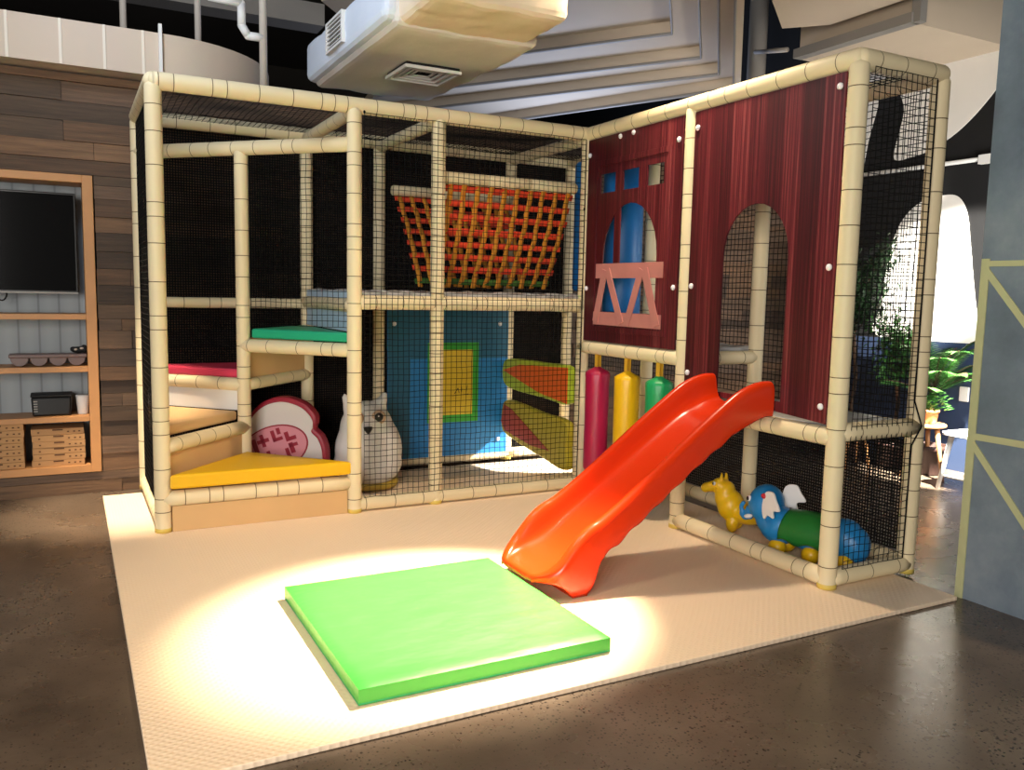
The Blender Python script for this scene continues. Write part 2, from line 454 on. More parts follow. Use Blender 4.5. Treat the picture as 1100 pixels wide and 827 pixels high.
# rectangular duct that turns away above the planks
b = B(); pts = [(-4, 1.02), (.14, 1.02)]
for i in range(0, 11):
    t = i / 10 * PI / 2 * .95; pts.append((.14 + .85 * math.sin(t), 1.02 + .95 * (1 - math.cos(t))))
z0, z1 = 2.70, 2.965
inner_ = [(x - .05 if i > 4 else x, y + .5) for i, (x, y) in enumerate(pts)]
ld = thing('supply_duct', 'long cream rectangular air duct curving away above the plank wall', 'duct', (-.5, 1.2, 2.70))
vs = [(x, y, z0) for x, y in pts] + [(x, y, z1) for x, y in pts] + [(x, y + .45, z0) for x, y in pts] + [(x, y + .45, z1) for x, y in pts]
n = len(pts); fs = []
for i in range(n - 1):
    fs += [(i, i + 1, n + i + 1, n + i), (n + i, n + i + 1, 3 * n + i + 1, 3 * n + i), (i + 1, i, 2 * n + i, 2 * n + i + 1), (3 * n + i, 3 * n + i + 1, 2 * n + i + 1, 2 * n + i)]
fs += [(0, n, 3 * n, 2 * n), (n - 1, 2 * n + n - 1, 4 * n - 1, 2 * n - 1)]
o = obj('duct_body', vs, fs, M['duct'], ld); autosmooth(o, 30)
for x in (-1.02, -.70, -.42, -.18, .04):
    B().box(x - .008, x + .008, 1.014, 1.019, z0, z1).build('joint_band', M['ductband'], ld)
B().box(.13, .15, .99, 1.03, z0 - .01, z1 + .05).build('flange', M['grille'], ld)

# canvas wrapped air handling unit
ah = thing('air_handler', 'canvas wrapped ceiling air unit with square diffuser and side grille', 'air unit', (1.6, .4, 2.82))
ax0, ax1, ay0, ay1, az0, az1 = 1.17, 2.06, -.47, 1.22, 2.80, 3.10
def wrapbox(name, x0, x1, y0, y1, z0, z1, m, amp=.012):
    b = B(); b.box(x0, x1, y0, y1, z0, z1); o = b.build(name, m, ah)
    bv = o.modifiers.new('b', 'BEVEL'); bv.width = .05; bv.segments = 3
    sb = o.modifiers.new('s', 'SUBSURF'); sb.subdivision_type = 'SIMPLE'; sb.levels = sb.render_levels = 4
    tx = bpy.data.textures.new(name, 'CLOUDS'); tx.noise_scale = .22
    dp = o.modifiers.new('d', 'DISPLACE'); dp.texture = tx; dp.strength = amp * 2.4; dp.mid_level = .5
    o.data.polygons.foreach_set('use_smooth', [True] * len(o.data.polygons)); return o
w1 = wrapbox('canvas_body', ax0, ax1, ay0, ay1, az0, az1, M['canvas_b'])
w2 = wrapbox('canvas_hood', ax0 + .03, ax1 - .06, ay0 - .44, ay0 + .1, az0 + .02, az1 + .5, M['canvas'], .02)
w3 = wrapbox('canvas_side', ax0 - .05, ax0 + .2, ay0 + .02, ay1 + .02, az0 + .03, az1, M['canvas_cool'])
dc = V((1.66, .36)); zb = az0 - .012
df = B(); 
for i, s_ in enumerate((.19, .15, .11, .07, .03)):
    h0 = zb - .028 + i * .006
    for q in ((-s_, s_, -s_, -s_ + .018), (-s_, s_, s_ - .018, s_), (-s_, -s_ + .018, -s_ + .018, s_ - .018), (s_ - .018, s_, -s_ + .018, s_ - .018)):
        df.box(dc.x + q[0], dc.x + q[1], dc.y + q[2], dc.y + q[3], h0, h0 + .02)
df.build('square_diffuser', M['grille'], ah)
B().box(dc.x - .18, dc.x + .18, dc.y - .18, dc.y + .18, zb - .004, zb + .01).build('diffuser_throat', M['blackmat'], ah)
gx = ax0 - .075; gr_ = B()
gr_.box(gx, gx + .03, .28, .64, 2.88, 2.895).box(gx, gx + .03, .28, .64, 3.055, 3.07).box(gx, gx + .03, .28, .30, 2.895, 3.055).box(gx, gx + .03, .62, .64, 2.895, 3.055)
for i in range(6): gr_.box(gx + .004, gx + .02, .30, .62, 2.908 + i * .026, 2.915 + i * .026)
gr_.build('side_grille', M['grille'], ah)
B().box(gx + .021, gx + .032, .30, .62, 2.895, 3.055).build('grille_throat', M['blackmat'], ah)
for (x, y) in ((-.04, 1.5), (.42, 1.4)):
    t = thing('hanger_rod', 'grey hanger rod holding the cream duct, %s' % ('left one' if x < 0 else 'right one by the duct bend'), 'rod', (x, y, 2.986), 'duct hanger rods')
    B().rod((x, y, 2.987), (x, y, 4.599), .022, 10).build('rod', M['pipe'], t, True)
    B().box(x - .05, x + .05, y - .03, y + .03, 2.986, 2.998).build('bracket', M['soffit_edge'], t)
t = thing('drain_pipe', 'white drain pipe with elbow hanging between the two ducts', 'pipe', (.78, 1.13, 2.72))
B().rod((.80, 1.12, 2.721), (.80, 1.12, 4.599), .026, 12).build('riser', M['pipe'], t, True)
B().pipe([(.80, 1.12, 3.06), (.70, 1.12, 3.06), (.66, 1.12, 3.12), (.66, 1.12, 3.26), (.45, 1.12, 3.27)], .028, 10).build('elbow', M['white'], t, True)
t = thing('ceiling_beam', 'dull grey ceiling beam crossing behind the hanger rods at top left', 'beam', (.3, 2.6, 3.7))
B().box(-2.5, 1.6, 2.5, 2.75, 3.62, 3.80).build('beam_body', M['soffit_edge'], t)

# conduit on the mural wall
t = thing('wall_conduit', 'thin white conduit across the black mural wall beside the pier', 'conduit', (5.95, -.2, 2.5))
B().pipe([(5.955, 1.0, 2.50), (5.955, -1.1, 2.50)], .018, 8).build('conduit_run', M['white'], t, True)
B().rod((5.955, -.30, 2.50), (5.955, -.30, 2.22), .03, 8).build('conduit_drop', M['white'], t, True)
B().box(5.93, 5.979, -.80, -.64, 2.46, 2.53).build('junction_box', M['white'], t)
tag(B().box(5.955, 5.973, -.70, -.62, .58, .70).build('wall_switch', M['white'], at=(5.97, -.66, .64), bevel=.005), 'white switch plate on the navy dado by the pier', 'switch')

# ------------------------------------------------------------------ play frame
TR = .044
pf = thing('play_frame', 'L-shaped indoor climbing frame of cream padded tubes with black netting', 'play frame', (0, 0, .022))
def tube(name, p0, p1, r=TR, cap0=False, cap1=False, seed=None, foot=False):
    p0, p1 = V(p0), V(p1); L = (p1 - p0).length; rg = random.Random(seed if seed is not None else hash((round(p0.x, 2), round(p0.y, 2), round(p0.z, 2), round(p1.x, 2))) & 0xffff)
    prof = []; mis = []
    def add(h, rr, mi): prof.append((h, rr)); mis.append(mi)
    if foot: add(0, r * 1.03, 2); add(.022, r * 1.03, 2); add(.024, r * .985, 0)
    elif cap0:
        for q in (0, .3, .55, .75, .92): add(r * (q * .8), r * math.sqrt(max(1 - (1 - q) ** 2, 0)) if q else r * .15, 0)
    else: add(0, r, 0)
    h = .05 + rg.uniform(0, .1)
    while h < L - .06:
        rr = r * rg.uniform(.985, 1.015)
        add(h - .03, r * 1.004, 0); add(h - .0022, r * .992, 1); add(h + .0022, r * .992, 0); add(h + .03, r * 1.004, 0)
        h += rg.choice([rg.uniform(.12, .17), rg.uniform(.16, .22), rg.uniform(.16, .22), .075])
    if cap1:
        for q in (.92, .75, .55, .3, 0): add(L - r * (q * .8), r * math.sqrt(max(1 - (1 - q) ** 2, 0)) if q else r * .15, 0)
    else: add(L, r, 0)
    b = B().lathe(p0, p1 - p0, prof, 20, mis)
    o = b.build(name, [M['foam'], M['seam'], M['cap']], pf, True); return o

P = {'A': (0, 0), 'B': (1.087, 0), 'C': (1.626, 0), 'D': (2.718, 0), 'E': (2.718, -1.087), 'F': (2.718, -2.209), 'G': (3.273, -2.209), 'H': (0, 1.12),
     'Bb': (1.087, 1.12), 'Cb': (1.626, 1.12), 'Db': (2.718, 1.12), 'Dc': (3.273, 1.12), 'Dd': (3.273, 0), 'Ee': (3.273, -1.087), 'M': (.543, .56)}
TZ = 2.45; FZ = .021
for nme, (x, y) in P.items():
    top = TZ - .002
    if nme == 'M': top = 2.23
    if nme == 'B': y -= .012; top = 2.44
    tube('post', (x, y, FZ), (x, y, top), TR if nme not in ('M',) else .042, cap1=True, foot=True, seed=ord(nme[0]) * 3 + len(nme))
def beam(a, b_, z, z2=None, r=TR, ext=0, name='beam'):
    p0 = V((*P[a], z)); p1 = V((*P[b_], z if z2 is None else z2)); d = (p1 - p0).normalized()
    return tube(name, p0 - d * ext, p1 + d * ext, r, cap0=ext > 0, cap1=ext > 0)
for a, b_ in (('A', 'D'), ('D', 'F'), ('F', 'G'), ('A', 'H'), ('H', 'Dc'), ('Dc', 'G')): beam(a, b_, TZ, ext=.03, r=.047, name='top_beam')
for a, b_ in (('B', 'Bb'), ('C', 'Cb'), ('D', 'Db'), ('E', 'Ee')): beam(a, b_, TZ - .03, name='cross_beam', r=.04)
beam('H', 'B', 2.23, name='cross_beam')
beam('B', 'D', 1.305, name='deck_beam'); beam('H', 'Dc', 1.27, name='deck_beam', r=.036); beam('B', 'Bb', 1.285, name='deck_beam'); beam('D', 'Db', 1.29, name='deck_beam', r=.04)
beam('D', 'E', 1.022, name='deck_beam'); beam('E', 'Ee', 1.022, name='deck_beam', r=.04); beam('Dd', 'Ee', 1.022, name='deck_beam', r=.04)
beam('E', 'F', .742, name='deck_beam'); beam('F', 'G', .765, name='deck_beam'); beam('Ee', 'G', .745, name='deck_beam', r=.04)
for a, b_ in (('B', 'D'), ('E', 'F'), ('F', 'G'), ('G', 'Dc'), ('Db', 'Cb'), ('A', 'H'), ('Dc', 'Db'), ('H', 'Cb')): beam(a, b_, .068, name='floor_beam', r=.043)
beam('A', 'B', .205, name='step_beam'); beam('A', 'M', .495, name='step_beam', r=.042); beam('H', 'M', .765, name='step_beam', r=.042)
beam('M', 'B', 1.015, name='step_beam', r=.042); beam('M', 'Bb', .765, name='step_beam', r=.04)

# steps
def inset(pts, d):
    c = V((sum(q[0] for q in pts) / len(pts), sum(q[1] for q in pts) / len(pts)))
    return [tuple(V(q) + (c - V(q)).normalized() * d) for q in pts]
def pad(name, pts, z0, z1, m, label=None, bev=.014):
    o = B().prism(pts, z0, z1).build(name, m, pf, bevel=bev)
    if label: o['label'] = label
    return o
A_, B_, H_, Bb_, M_ = (P[q] for q in ('A', 'B', 'H', 'Bb', 'M'))
pad('step_pad', [(.03, -.045), (1.06, -.045), (M_[0] + .0, M_[1] - .05)], .262, .345, M['yellow'], 'yellow lowest step pad')
pad('step_pad', [(.0, .05), (M_[0] - .045, M_[1]), (.0, 1.07)], .54, .60, M['board'], 'bare tan second step')
pad('step_pad', [(-.0, 1.10), (M_[0] - .02, M_[1] + .03), (M_[0] + .02, M_[1] + .03), (1.07, 1.10)], .805, .862, M['red'], 'rose third step pad')
pad('step_pad', [(M_[0] + .04, M_[1] - .04), (1.06, .01), (1.06, 1.08)], 1.062, 1.122, M['tealgreen'], 'teal green fourth step pad')
def riser(p0, p1, z0, z1, m=None, label=None, t=.016):
    o = B().slab(p0, p1, z0, z1, t).build('step_riser', m or M['board'], pf)
    if label: o['label'] = label
    return o
riser((.045, -.02), (1.04, -.02), .022, .165)
riser((.03, .04), (M_[0] - .03, M_[1] - .03), .03, .455)
riser((.0, 1.10), (M_[0], M_[1]), .60, .725, M['white'], 'white painted riser')
riser((M_[0], M_[1]), (1.06, 1.10), .80, 1.062)
o = B().box(1.075, 1.1, .03, 1.09, 1.122, 1.37).build('step_riser', M['paleblue'], pf, bevel=.006); o['label'] = 'pale blue padded riser to the upper deck'

# decks, with a crumpled silver cover
def deck(name, x0, x1, y0, y1, z, m, crumple=.012):
    nx, ny = int((x1 - x0) / .03) + 1, int((y1 - y0) / .03) + 1; vs = []; fs = []
    for j in range(ny + 1):
        for i in range(nx + 1):
            x = x0 + (x1 - x0) * i / nx; y = y0 + (y1 - y0) * j / ny
            vs.append((x, y, z + crumple * (noise.noise(V((x * 9, y * 9, z))) + .6 * noise.noise(V((x * 21, y * 21, 3))))))
    for j in range(ny):
        for i in range(nx): q = j * (nx + 1) + i; fs.append((q, q + 1, q + nx + 2, q + nx + 1))
    o = obj(name, vs, fs, m, pf, True); s_ = o.modifiers.new('t', 'SOLIDIFY'); s_.thickness = .03; return o
deck('deck', 1.10, 2.70, .0, 1.10, 1.372, M['deckfoil'], .016)
deck('deck', 2.72, 3.26, .04, 1.10, 1.372, M['deckfoil'])
deck('deck', 2.75, 3.26, -1.07, .0, 1.085, M['deckfoil'])
deck('deck', 2.735, 3.26, -2.19, -1.10, .785, M['deckfoil'], .007)

# netting
def net(O, U, W, lu, lv, sp=.036, r=.0021, sag=.006, seed=0, name='safety_net', skip=None):
    O, U, W = V(O), V(U).normalized(), V(W).normalized(); N_ = U.cross(W)
    nu, nv = max(1, round(lu / sp)), max(1, round(lv / sp)); vs, fs = [], []
    def pt(u, v_):
        e = min(u, lu - u, v_, lv - v_); k2 = min(1, max(0, e) / .12)
        a = noise.noise(V((u * 2.2 + seed, v_ * 2.2, seed))) * sag * k2
        du = noise.noise(V((u * 9 + seed, v_ * 9, 5))) * sp * .16; dv = noise.noise(V((u * 9 + seed, v_ * 9, 9))) * sp * .16
        return O + U * (u + du) + W * (v_ + dv) + N_ * a
    def strand(pts):
        b0 = len(vs)
        for i, q in enumerate(pts):
            d = (pts[min(i + 1, len(pts) - 1)] - pts[max(i - 1, 0)]).normalized(); s1 = d.cross(N_).normalized()
            for t in (PI / 2, PI / 2 + 2 * PI / 3, PI / 2 + 4 * PI / 3): vs.append(q + (N_ * math.sin(t) + s1 * math.cos(t)) * r)
        for i in range(len(pts) - 1):
            for j in range(3): fs.append((b0 + i * 3 + j, b0 + i * 3 + (j + 1) % 3, b0 + i * 3 + 3 + (j + 1) % 3, b0 + i * 3 + 3 + j))
    for i in range(nu + 1): u = lu * i / nu; hv = max(1, int(lv / max(.07, sp * 2))); strand([pt(u, lv * j / hv) for j in range(hv + 1)])
    for j in range(nv + 1): v_ = lv * j / nv; hu = max(1, int(lu / max(.07, sp * 2))); strand([pt(lu * i / hu, v_) for i in range(hu + 1)])
    return obj(name, vs, fs, M['net'], pf)
X_, Y_, Z_ = (1, 0, 0), (0, 1, 0), (0, 0, 1)
net((1.135, -.056, .115), X_, Z_, 1.53, 2.29, seed=1)                      # front of the long side
net((-.012, .05, .12), Y_, Z_, 1.02, 2.28, seed=2)                          # left end
net((2.77, -2.250, .115), X_, Z_, .425, 2.30, seed=3)                       # right end
net((.04, 1.14, .1), X_, Z_, 2.66, 2.33, sp=.017, r=.0046, seed=4)         # back, dense cord
net((2.76, 1.14, .1), X_, Z_, .5, 2.33, sp=.017, r=.0046, seed=5)
net((3.318, -2.17, .79), Y_, Z_, 3.2, 1.64, sp=.034, r=.0026, seed=6)
net((3.318, -2.17, .11), Y_, Z_, 2.3, .62, sp=.017, r=.0048, seed=16)        # far long side of the wing
net((M_[0] + .04, M_[1] - .04, 1.15), V((B_[0] - M_[0], B_[1] - M_[1], 0)), Z_, .69, 1.04, seed=7)
net((.03, .04, 2.455), X_, Y_, 2.66, 1.05, seed=8, sag=.03)
net((2.75, -2.17, 2.455), X_, Y_, .5, 3.2, seed=9, sag=.02)
for (x, y, z_) in ((1.135, -.05, 2.41), (2.665, -.056, 1.95), (2.665, -.056, .1)):
    B().ball((x, y, z_), (.007, .007, .010), 8, 6).build('net_tie', M['net'], pf, True)
B().pipe([(2.665, -.056, .115), (2.668, -.06, 1.2), (2.665, -.056, 2.405)], .0035, 6).build('net_edge_cord', M['net'], pf, True)
B().pipe([(3.195, -2.25, .115), (3.20, -2.25, .68), (3.225, -2.28, .78), (3.20, -2.25, .9), (3.195, -2.25, 2.41)], .004, 6).build('net_edge_cord', M['net'], pf, True)

# ---- burgundy wood-print panels (plane x = 2.718; u runs along -Y)
PXF = 2.695
def knob(y, z_, parent, x=PXF - .006):
    b = B().lathe((x, y, z_), (-1, 0, 0), [(0, .016), (.006, .016), (.012, .011), (.014, .003)], 14)
    b.build('bolt_cap', M['knob'], parent, True)
def arch(u0, u1, v0, vtop, r=None, n=14):
    r = (u1 - u0) / 2; cu = (u0 + u1) / 2; hr = r * (1.15 if r else 1)
    return [(u0, v0), (u1, v0)] + [(cu + r * math.cos(PI * i / n), vtop - hr + hr * math.sin(PI * i / n)) for i in range(n + 1)]
win = [arch(.255, .83, 1.27, 1.955)] + [[(u0, 2.04), (u1, 2.04), (u1, 2.162), (u0, 2.162)] for u0, u1 in ((.205, .375), (.46, .625), (.71, .875))]
p1 = cut('wood_print_panel', [(.05, 1.07), (1.035, 1.07), (1.035, 2.40), (.05, 2.40)], win, .010, M['burgundy'], (PXF, 0, 0), (0, -1, 0), (0, 0, 1), pf, .0015)
p1['label'] = 'burgundy panel with arched window'
# raised door outline around the window, centre mullion and pale pink trellis
fr = cut('window_surround', [(.14, 1.14), (.945, 1.14), (.945, 2.25), (.14, 2.25)], [[(.175, 1.17), (.915, 1.17), (.915, 2.215), (.175, 2.215)]], .006, M['burgundy'], (PXF - .008, 0, 0), (0, -1, 0), (0, 0, 1), p1, .001)
cut('window_mullion', [(.375, 1.56), (.44, 1.56), (.44, 1.95), (.375, 1.92)], [], .008, M['burgundy'], (PXF, 0, 0), (0, -1, 0), (0, 0, 1), p1)
tr = B()
def plank(u0, v0, u1, v1, w, dx):
    d = V((u1 - u0, v1 - v0)).normalized(); n_ = V((-d.y, d.x)) * w / 2
    q = [(u0 + n_.x, v0 + n_.y), (u1 + n_.x, v1 + n_.y), (u1 - n_.x, v1 - n_.y), (u0 - n_.x, v0 - n_.y)]
    tr.add([(PXF - .008 - dx, -u, v_) for u, v_ in q] + [(PXF - .002 - dx, -u, v_) for u, v_ in q], [(0, 1, 2, 3), (7, 6, 5, 4), (0, 4, 5, 1), (1, 5, 6, 2), (2, 6, 7, 3), (3, 7, 4, 0)])
plank(.175, 1.225, .90, 1.225, .085, .004); plank(.19, 1.535, .905, 1.535, .095, .004)
plank(.30, 1.54, .205, 1.2, .062, .009); plank(.33, 1.54, .50, 1.2, .056, .010); plank(.70, 1.54, .56, 1.2, .056, .009); plank(.73, 1.54, .865, 1.2, .062, .010)
o = tr.build('window_trellis', M['pink'], p1); o['label'] = 'faded pink trellis planks'
for y, z_ in ((-.075, 2.3), (-.075, 1.42), (-1.005, 2.27), (-1.005, 1.43), (-.42, 2.375), (-.56, 2.378)): knob(y, z_, p1)
p2 = cut('wood_print_panel', [(1.135, .86), (2.165, .80), (2.165, 2.40), (1.135, 2.40)], [arch(1.41, 1.875, .87, 1.86)], .010, M['burgundy'], (PXF, 0, 0), (0, -1, 0), (0, 0, 1), pf, .0015)
p2['label'] = 'burgundy panel with arched doorway'
for y, z_ in ((-1.165, 2.31), (-1.165, 1.44), (-2.135, 2.34), (-2.135, 1.53), (-2.135, .88), (-1.165, .95)): knob(y, z_, p2)

# ---- blue play panel with mustard board on the back
bp = cut('play_panel', [(1.68, .09), (2.70, .09), (2.70, 1.235), (1.68, 1.235)], [], .014, M['blue_panel'], (0, 1.085, 0), X_, Z_, pf, .002)
bp['label'] = 'blue play panel with green framed mustard board'
o = B().box(1.685, 2.695, 1.072, 1.0775, .86, 1.23).build('panel_top_band', M['blue_dark'], bp)
o = B().box(1.685, 1.86, 1.072, 1.0775, .10, .86).build('panel_side_band', M['blue_dark'], bp)
o = B().box(2.0, 2.43, 1.058, 1.0715, .36, .985).build('board_frame', M['green_frame'], bp, bevel=.003)
bd = B().box(2.065, 2.375, 1.050, 1.0575, .42, .93).build('board', M['yellow_board'], bp, bevel=.002)
sc = B()
for (x0, z0_, x1_, z1_) in ((2.21, .60, .24, .0), (2.22, .585, 2.25, .63), (2.25, .63, 2.26, .59), (2.28, .60, 2.28, .64), (2.28, .62, 2.31, .615), (2.32, .59, 2.33, .65), (2.2, .57, 2.34, .58)):
    if x1_ < 1: continue
    sc.rod((x0, 1.0488, z0_), (x1_, 1.0488, z1_), .0025, 5)
sc.build('pencil_scribble', M['blackmat'], bd)
for x, z_ in ((1.73, 1.13), (2.62, 1.13), (1.73, .2), (2.62, .2)):
    B().lathe((x, 1.0715, z_), (0, -1, 0), [(0, .018), (.01, .015), (.013, .003)], 12).build('bolt_cap', M['knob'], bp, True)

# ------------------------------------------------------------------ strap hammock on the upper deck
hm = thing('strap_hammock', 'V-shaped climbing hammock of woven orange and amber straps on the upper deck', 'hammock', (2.17, .56, 1.39))
def hbar(y, z_):
    o = B().lathe((1.69, y, z_), (1, 0, 0), [(0, .03), (.01, .038), (.3, .038), (.302, .036), (.306, .036), (.308, .038), (.62, .038), (.622, .036), (.626, .036), (.628, .038), (.97, .038), (.98, .03)], 16)
    return o.build('hanging_bar', M['foam'], hm, True)
hbar(.07, 2.095); hbar(1.03, 2.105)
def strap_pts(name, pts, side, w, m, sgn=1):
    vs = []; fs = []
    for q in pts: vs += [q[0] - side * w / 2, q[0] + side * w / 2]
    for i in range(len(pts) - 1): fs.append((2 * i, 2 * i + 1, 2 * i + 3, 2 * i + 2))
    o = obj(name, vs, fs, m, hm, True); s_ = o.modifiers.new('t', 'SOLIDIFY'); s_.thickness = .004; return o
def wall_panel(y0, z0_, y1, z1_, nV, nH, shrink):
    T = V((0, y0, z0_)); D = V((0, y1 - y0, z1_ - z0_)); nrm = V((1, 0, 0)).cross(D.normalized())
    xa0, xa1 = 1.70, 2.65
    def pos(s_, t): # s across, t down
        xl = xa0 + shrink * t; xr = xa1 - shrink * t * .8
        return V((xl + (xr - xl) * s_, 0, 0)) + T + D * t + nrm * (-.03 * math.sin(PI * t))
    for i in range(nV):
        s_ = (i + .4) / (nV - .2); pts = []
        for j in range(41):
            t = j / 40; ph = t * nH
            pts.append((pos(s_, t) + nrm * (.006 * math.cos(PI * (ph + i))),))
        strap_pts('amber_strap', pts, V((1, 0, 0)), .036, M['strapy'])
    for j in range(nH):
        t = (j + .55) / nH; pts = []
        for i in range(61):
            s_ = i / 60; ph = s_ * (nV - .2) - .4
            pts.append((pos(s_, t) - nrm * (.006 * math.cos(PI * (ph + j + .5))),))
        strap_pts('green_strap' if j == nH - 1 else 'orange_strap', pts, D.normalized(), .041, M['strapg'] if j == nH - 1 else M['strapo'])
wall_panel(.065, 2.08, .36, 1.41, 10, 8, .02)
wall_panel(1.035, 2.09, .66, 1.41, 10, 8, .04)

# ------------------------------------------------------------------ padded wedges below the deck
def wedge(name, label, zc, shapeA, mA, shapeB, mB):
    o_ = thing(name, label, 'padded board', (2.66, .6, zc))
    a = cut('board_pad', shapeA, [], .06, mA, (2.668, 0, 0), (0, -1, 0), (0, 0, 1), o_, .012)
    b_ = cut('triangle_patch', shapeB, [], .006, mB, (2.634, 0, 0), (0, -1, 0), (0, 0, 1), o_)
    return o_
yu = lambda y: -y
wedge('padded_board', 'upper lime padded board with an orange triangle inside the lower frame', .74,
      bez([(-1.06, .74), (-1.04, .82), (-.98, .855), (-.8, .87), (-.4, .875), (-.06, .875), (-.05, .75), (-.06, .61), (-.4, .615), (-.8, .62), (-.98, .64), (-1.04, .68)], 6), M['lime'],
      [(-1.03, .765), (-.75, .83), (-.049, .868), (-.049, .615), (-.45, .65)], M['orange_v'])
wedge('padded_board', 'lower olive padded board with a rust triangle inside the lower frame', .38,
      bez([(-1.06, .36), (-1.05, .45), (-1.0, .52), (-.85, .53), (-.4, .50), (-.06, .48), (-.05, .30), (-.06, .14), (-.4, .17), (-.8, .22), (-1.0, .26), (-1.05, .30)], 6), M['limey'],
      [(-1.045, .35), (-1.0, .49), (-.88, .47), (-.28, .24), (-.55, .235), (-.98, .285)], M['rust_v'])

# ------------------------------------------------------------------ blue rollers on the upper deck
for (x, y, z0_, z1_, r, lb) in ((3.0, -.03, 1.115, 2.36, .14, 'tall blue padded roller behind the arched window'), (3.06, .52, 1.40, 2.36, .10, 'tall blue padded roller at the right end of the upper deck')):
    t = thing('padded_roller', lb, 'roller', (x, y, z0_))
    B().lathe((x, y, z0_), Z_, [(0, r * .8), (.02, r), (.4, r), (.405, r * .985), (.41, r), (z1_ - z0_ - .02, r), (z1_ - z0_, r * .8)], 28).build('roller_pad', M['rollerblue'], t, True)
    B().rod((x, y, z1_ - .01), (x, y, 2.43), .02, 10).build('spindle', M['soffit_edge'], t, True)

# ------------------------------------------------------------------ hanging bags
def bag(y, m, nm):
    t = thing('punch_bag', nm + ' padded bag hanging under the windowed burgundy panel', 'hanging bag', (2.718, y, .19))
    prof = [(0, .05), (.006, .074), (.02, .08), (.06, .081), (.35, .079), (.6, .081), (.65, .081), (.668, .078), (.68, .066), (.69, .045), (.70, .028), (.708, .02)]
    b = B().lathe((2.718, y, .19), Z_, prof, 28)
    for q in b.v:
        h = q.z - .19
        if h > .60:
            a = math.atan2(q.y - y, q.x - 2.718); s_ = 1 + .07 * math.sin(a * 9) * min(1, (h - .6) / .06); q.x = 2.718 + (q.x - 2.718) * s_; q.y = y + (q.y - y) * s_
    b.build('bag_body', m, t, True)
    s_ = B(); s_.box(2.703, 2.708, y - .016, y + .016, .885, .985).box(2.728, 2.733, y - .016, y + .016, .885, .985)
    s_.build('hanging_strap', M['strap'], t)
bag(-.20, M['magenta'], 'magenta'); bag(-.54, M['bagyellow'], 'yellow'); bag(-.87, M['baggreen'], 'green')

# ------------------------------------------------------------------ slide
sl = thing('slide', 'orange-red plastic slide running down from the arched doorway to the green mat', 'slide', (1.6, -1.53, .021))
st = [  # x, floor, rail top, skirt bottom
    (2.683, .812, .965, .791), (2.64, .81, .966, .79), (2.58, .80, .958, .775), (2.50, .768, .930, .742), (2.42, .735, .885, .70), (2.22, .60, .745, .572), (2.03, .465, .602, .435),
    (1.85, .335, .470, .302), (1.74, .258, .396, .222), (1.68, .212, .360, .17), (1.64, .185, .342, .06), (1.60, .163, .318, .023), (1.56, .146, .282, .023), (1.525, .134, .243, .03), (1.49, .124, .200, .065),
    (1.455, .117, .163, .088), (1.42, .113, .136, .093), (1.395, .111, .122, .093), (1.384, .107, .114, .09), (1.378, .098, .104, .088), (1.3765, .086, .092, .08)]
path = bez(st, 5, closed=False)
vs = []; nrow = None
for (x, zf, zr, zs) in path:
    t = (2.72 - x) / 1.35; yc = -1.60 + .012 * min(max(t, 0), 1)
    w = 1.0 + .03 * min(max(0, (1.75 - x) / .25), 1) - .44 * min(max(0, (1.50 - x) / .125), 1) ** 2
    rh = zr - zf
    scal = .011 * math.cos(x * 2 * PI / .115) if .2 < zs < .70 else 0
    k4 = min(1, rh / .10); sk = max(zr - .05 * k4, zs + .004)
    sec = [(-.243, min(zs + scal, sk - .002)), (-.244, (min(zs + scal, sk) + sk) / 2), (-.245, sk), (-.240, zr - .022 * k4), (-.228, zr - .006 * k4), (-.214, zr), (-.200, zr - .004 * k4), (-.188, zr - .018 * k4), (-.178, zf + rh * .5), (-.163, zf + rh * .2), (-.13, zf + .012 * k4), (-.07, zf + .002), (0, zf)]
    sec = sec + [(-a, h) for a, h in sec[-2::-1]]
    nrow = len(sec)
    for a, h in sec: vs.append((x, yc + a * w, max(h, .022)))
fs = []
for i in range(len(path) - 1):
    for j in range(nrow - 1): q = i * nrow + j; fs.append((q, q + nrow, q + nrow + 1, q + 1))
o = obj('slide_chute', vs, fs, M['slide'], sl, True)
s_ = o.modifiers.new('t', 'SOLIDIFY'); s_.thickness = .009; s_.offset = 0
sb = o.modifiers.new('s', 'SUBSURF'); sb.levels = sb.render_levels = 1
# foot under the run-out
ft = B().box(1.535, 1.615, -1.83, -1.35, .022, .03)
ft.box(1.54, 1.61, -1.825, -1.815, .03, .16).box(1.54, 1.61, -1.365, -1.355, .03, .16)
ft.build('slide_foot', M['slide'], sl)

# ------------------------------------------------------------------ mats
fm = B().box(-.272, 3.19, -2.556, 1.01, .001, .021).build('floor_mat', M['floormat'], at=(0, 0, .001), bevel=.004)
tag(fm, 'large cream embossed play mat covering the floor under the climbing frame', 'mat')
gm_ = thing('landing_mat', 'thick bright green square landing mat at the foot of the slide', 'mat', (.87, -1.84, .0215))
vs = []; fs = []; nx = 44
for j in range(nx + 1):
    for i in range(nx + 1):
        u, v_ = i / nx, j / nx; x = .372 + .996 * u; y = -2.372 + 1.066 * v_
        e = min(u, 1 - u, v_, 1 - v_) * nx
        z_ = .084 - (.006 if e < .5 else 0) + (.005 * noise.noise(V((x * 3, y * 5, 1))) + .003 * noise.noise(V((x * 8, y * 12, 4)))) * min(1, e / 4)
        vs.append((x, y, z_))
top_n = len(vs)
for j in range(nx):
    for i in range(nx): q = j * (nx + 1) + i; fs.append((q, q + 1, q + nx + 2, q + nx + 1))
ring = [i for i in range(nx + 1)] + [(j + 1) * (nx + 1) - 1 for j in range(1, nx + 1)] + [nx * (nx + 1) + i for i in range(nx - 1, -1, -1)] + [j * (nx + 1) for j in range(nx - 1, 0, -1)]
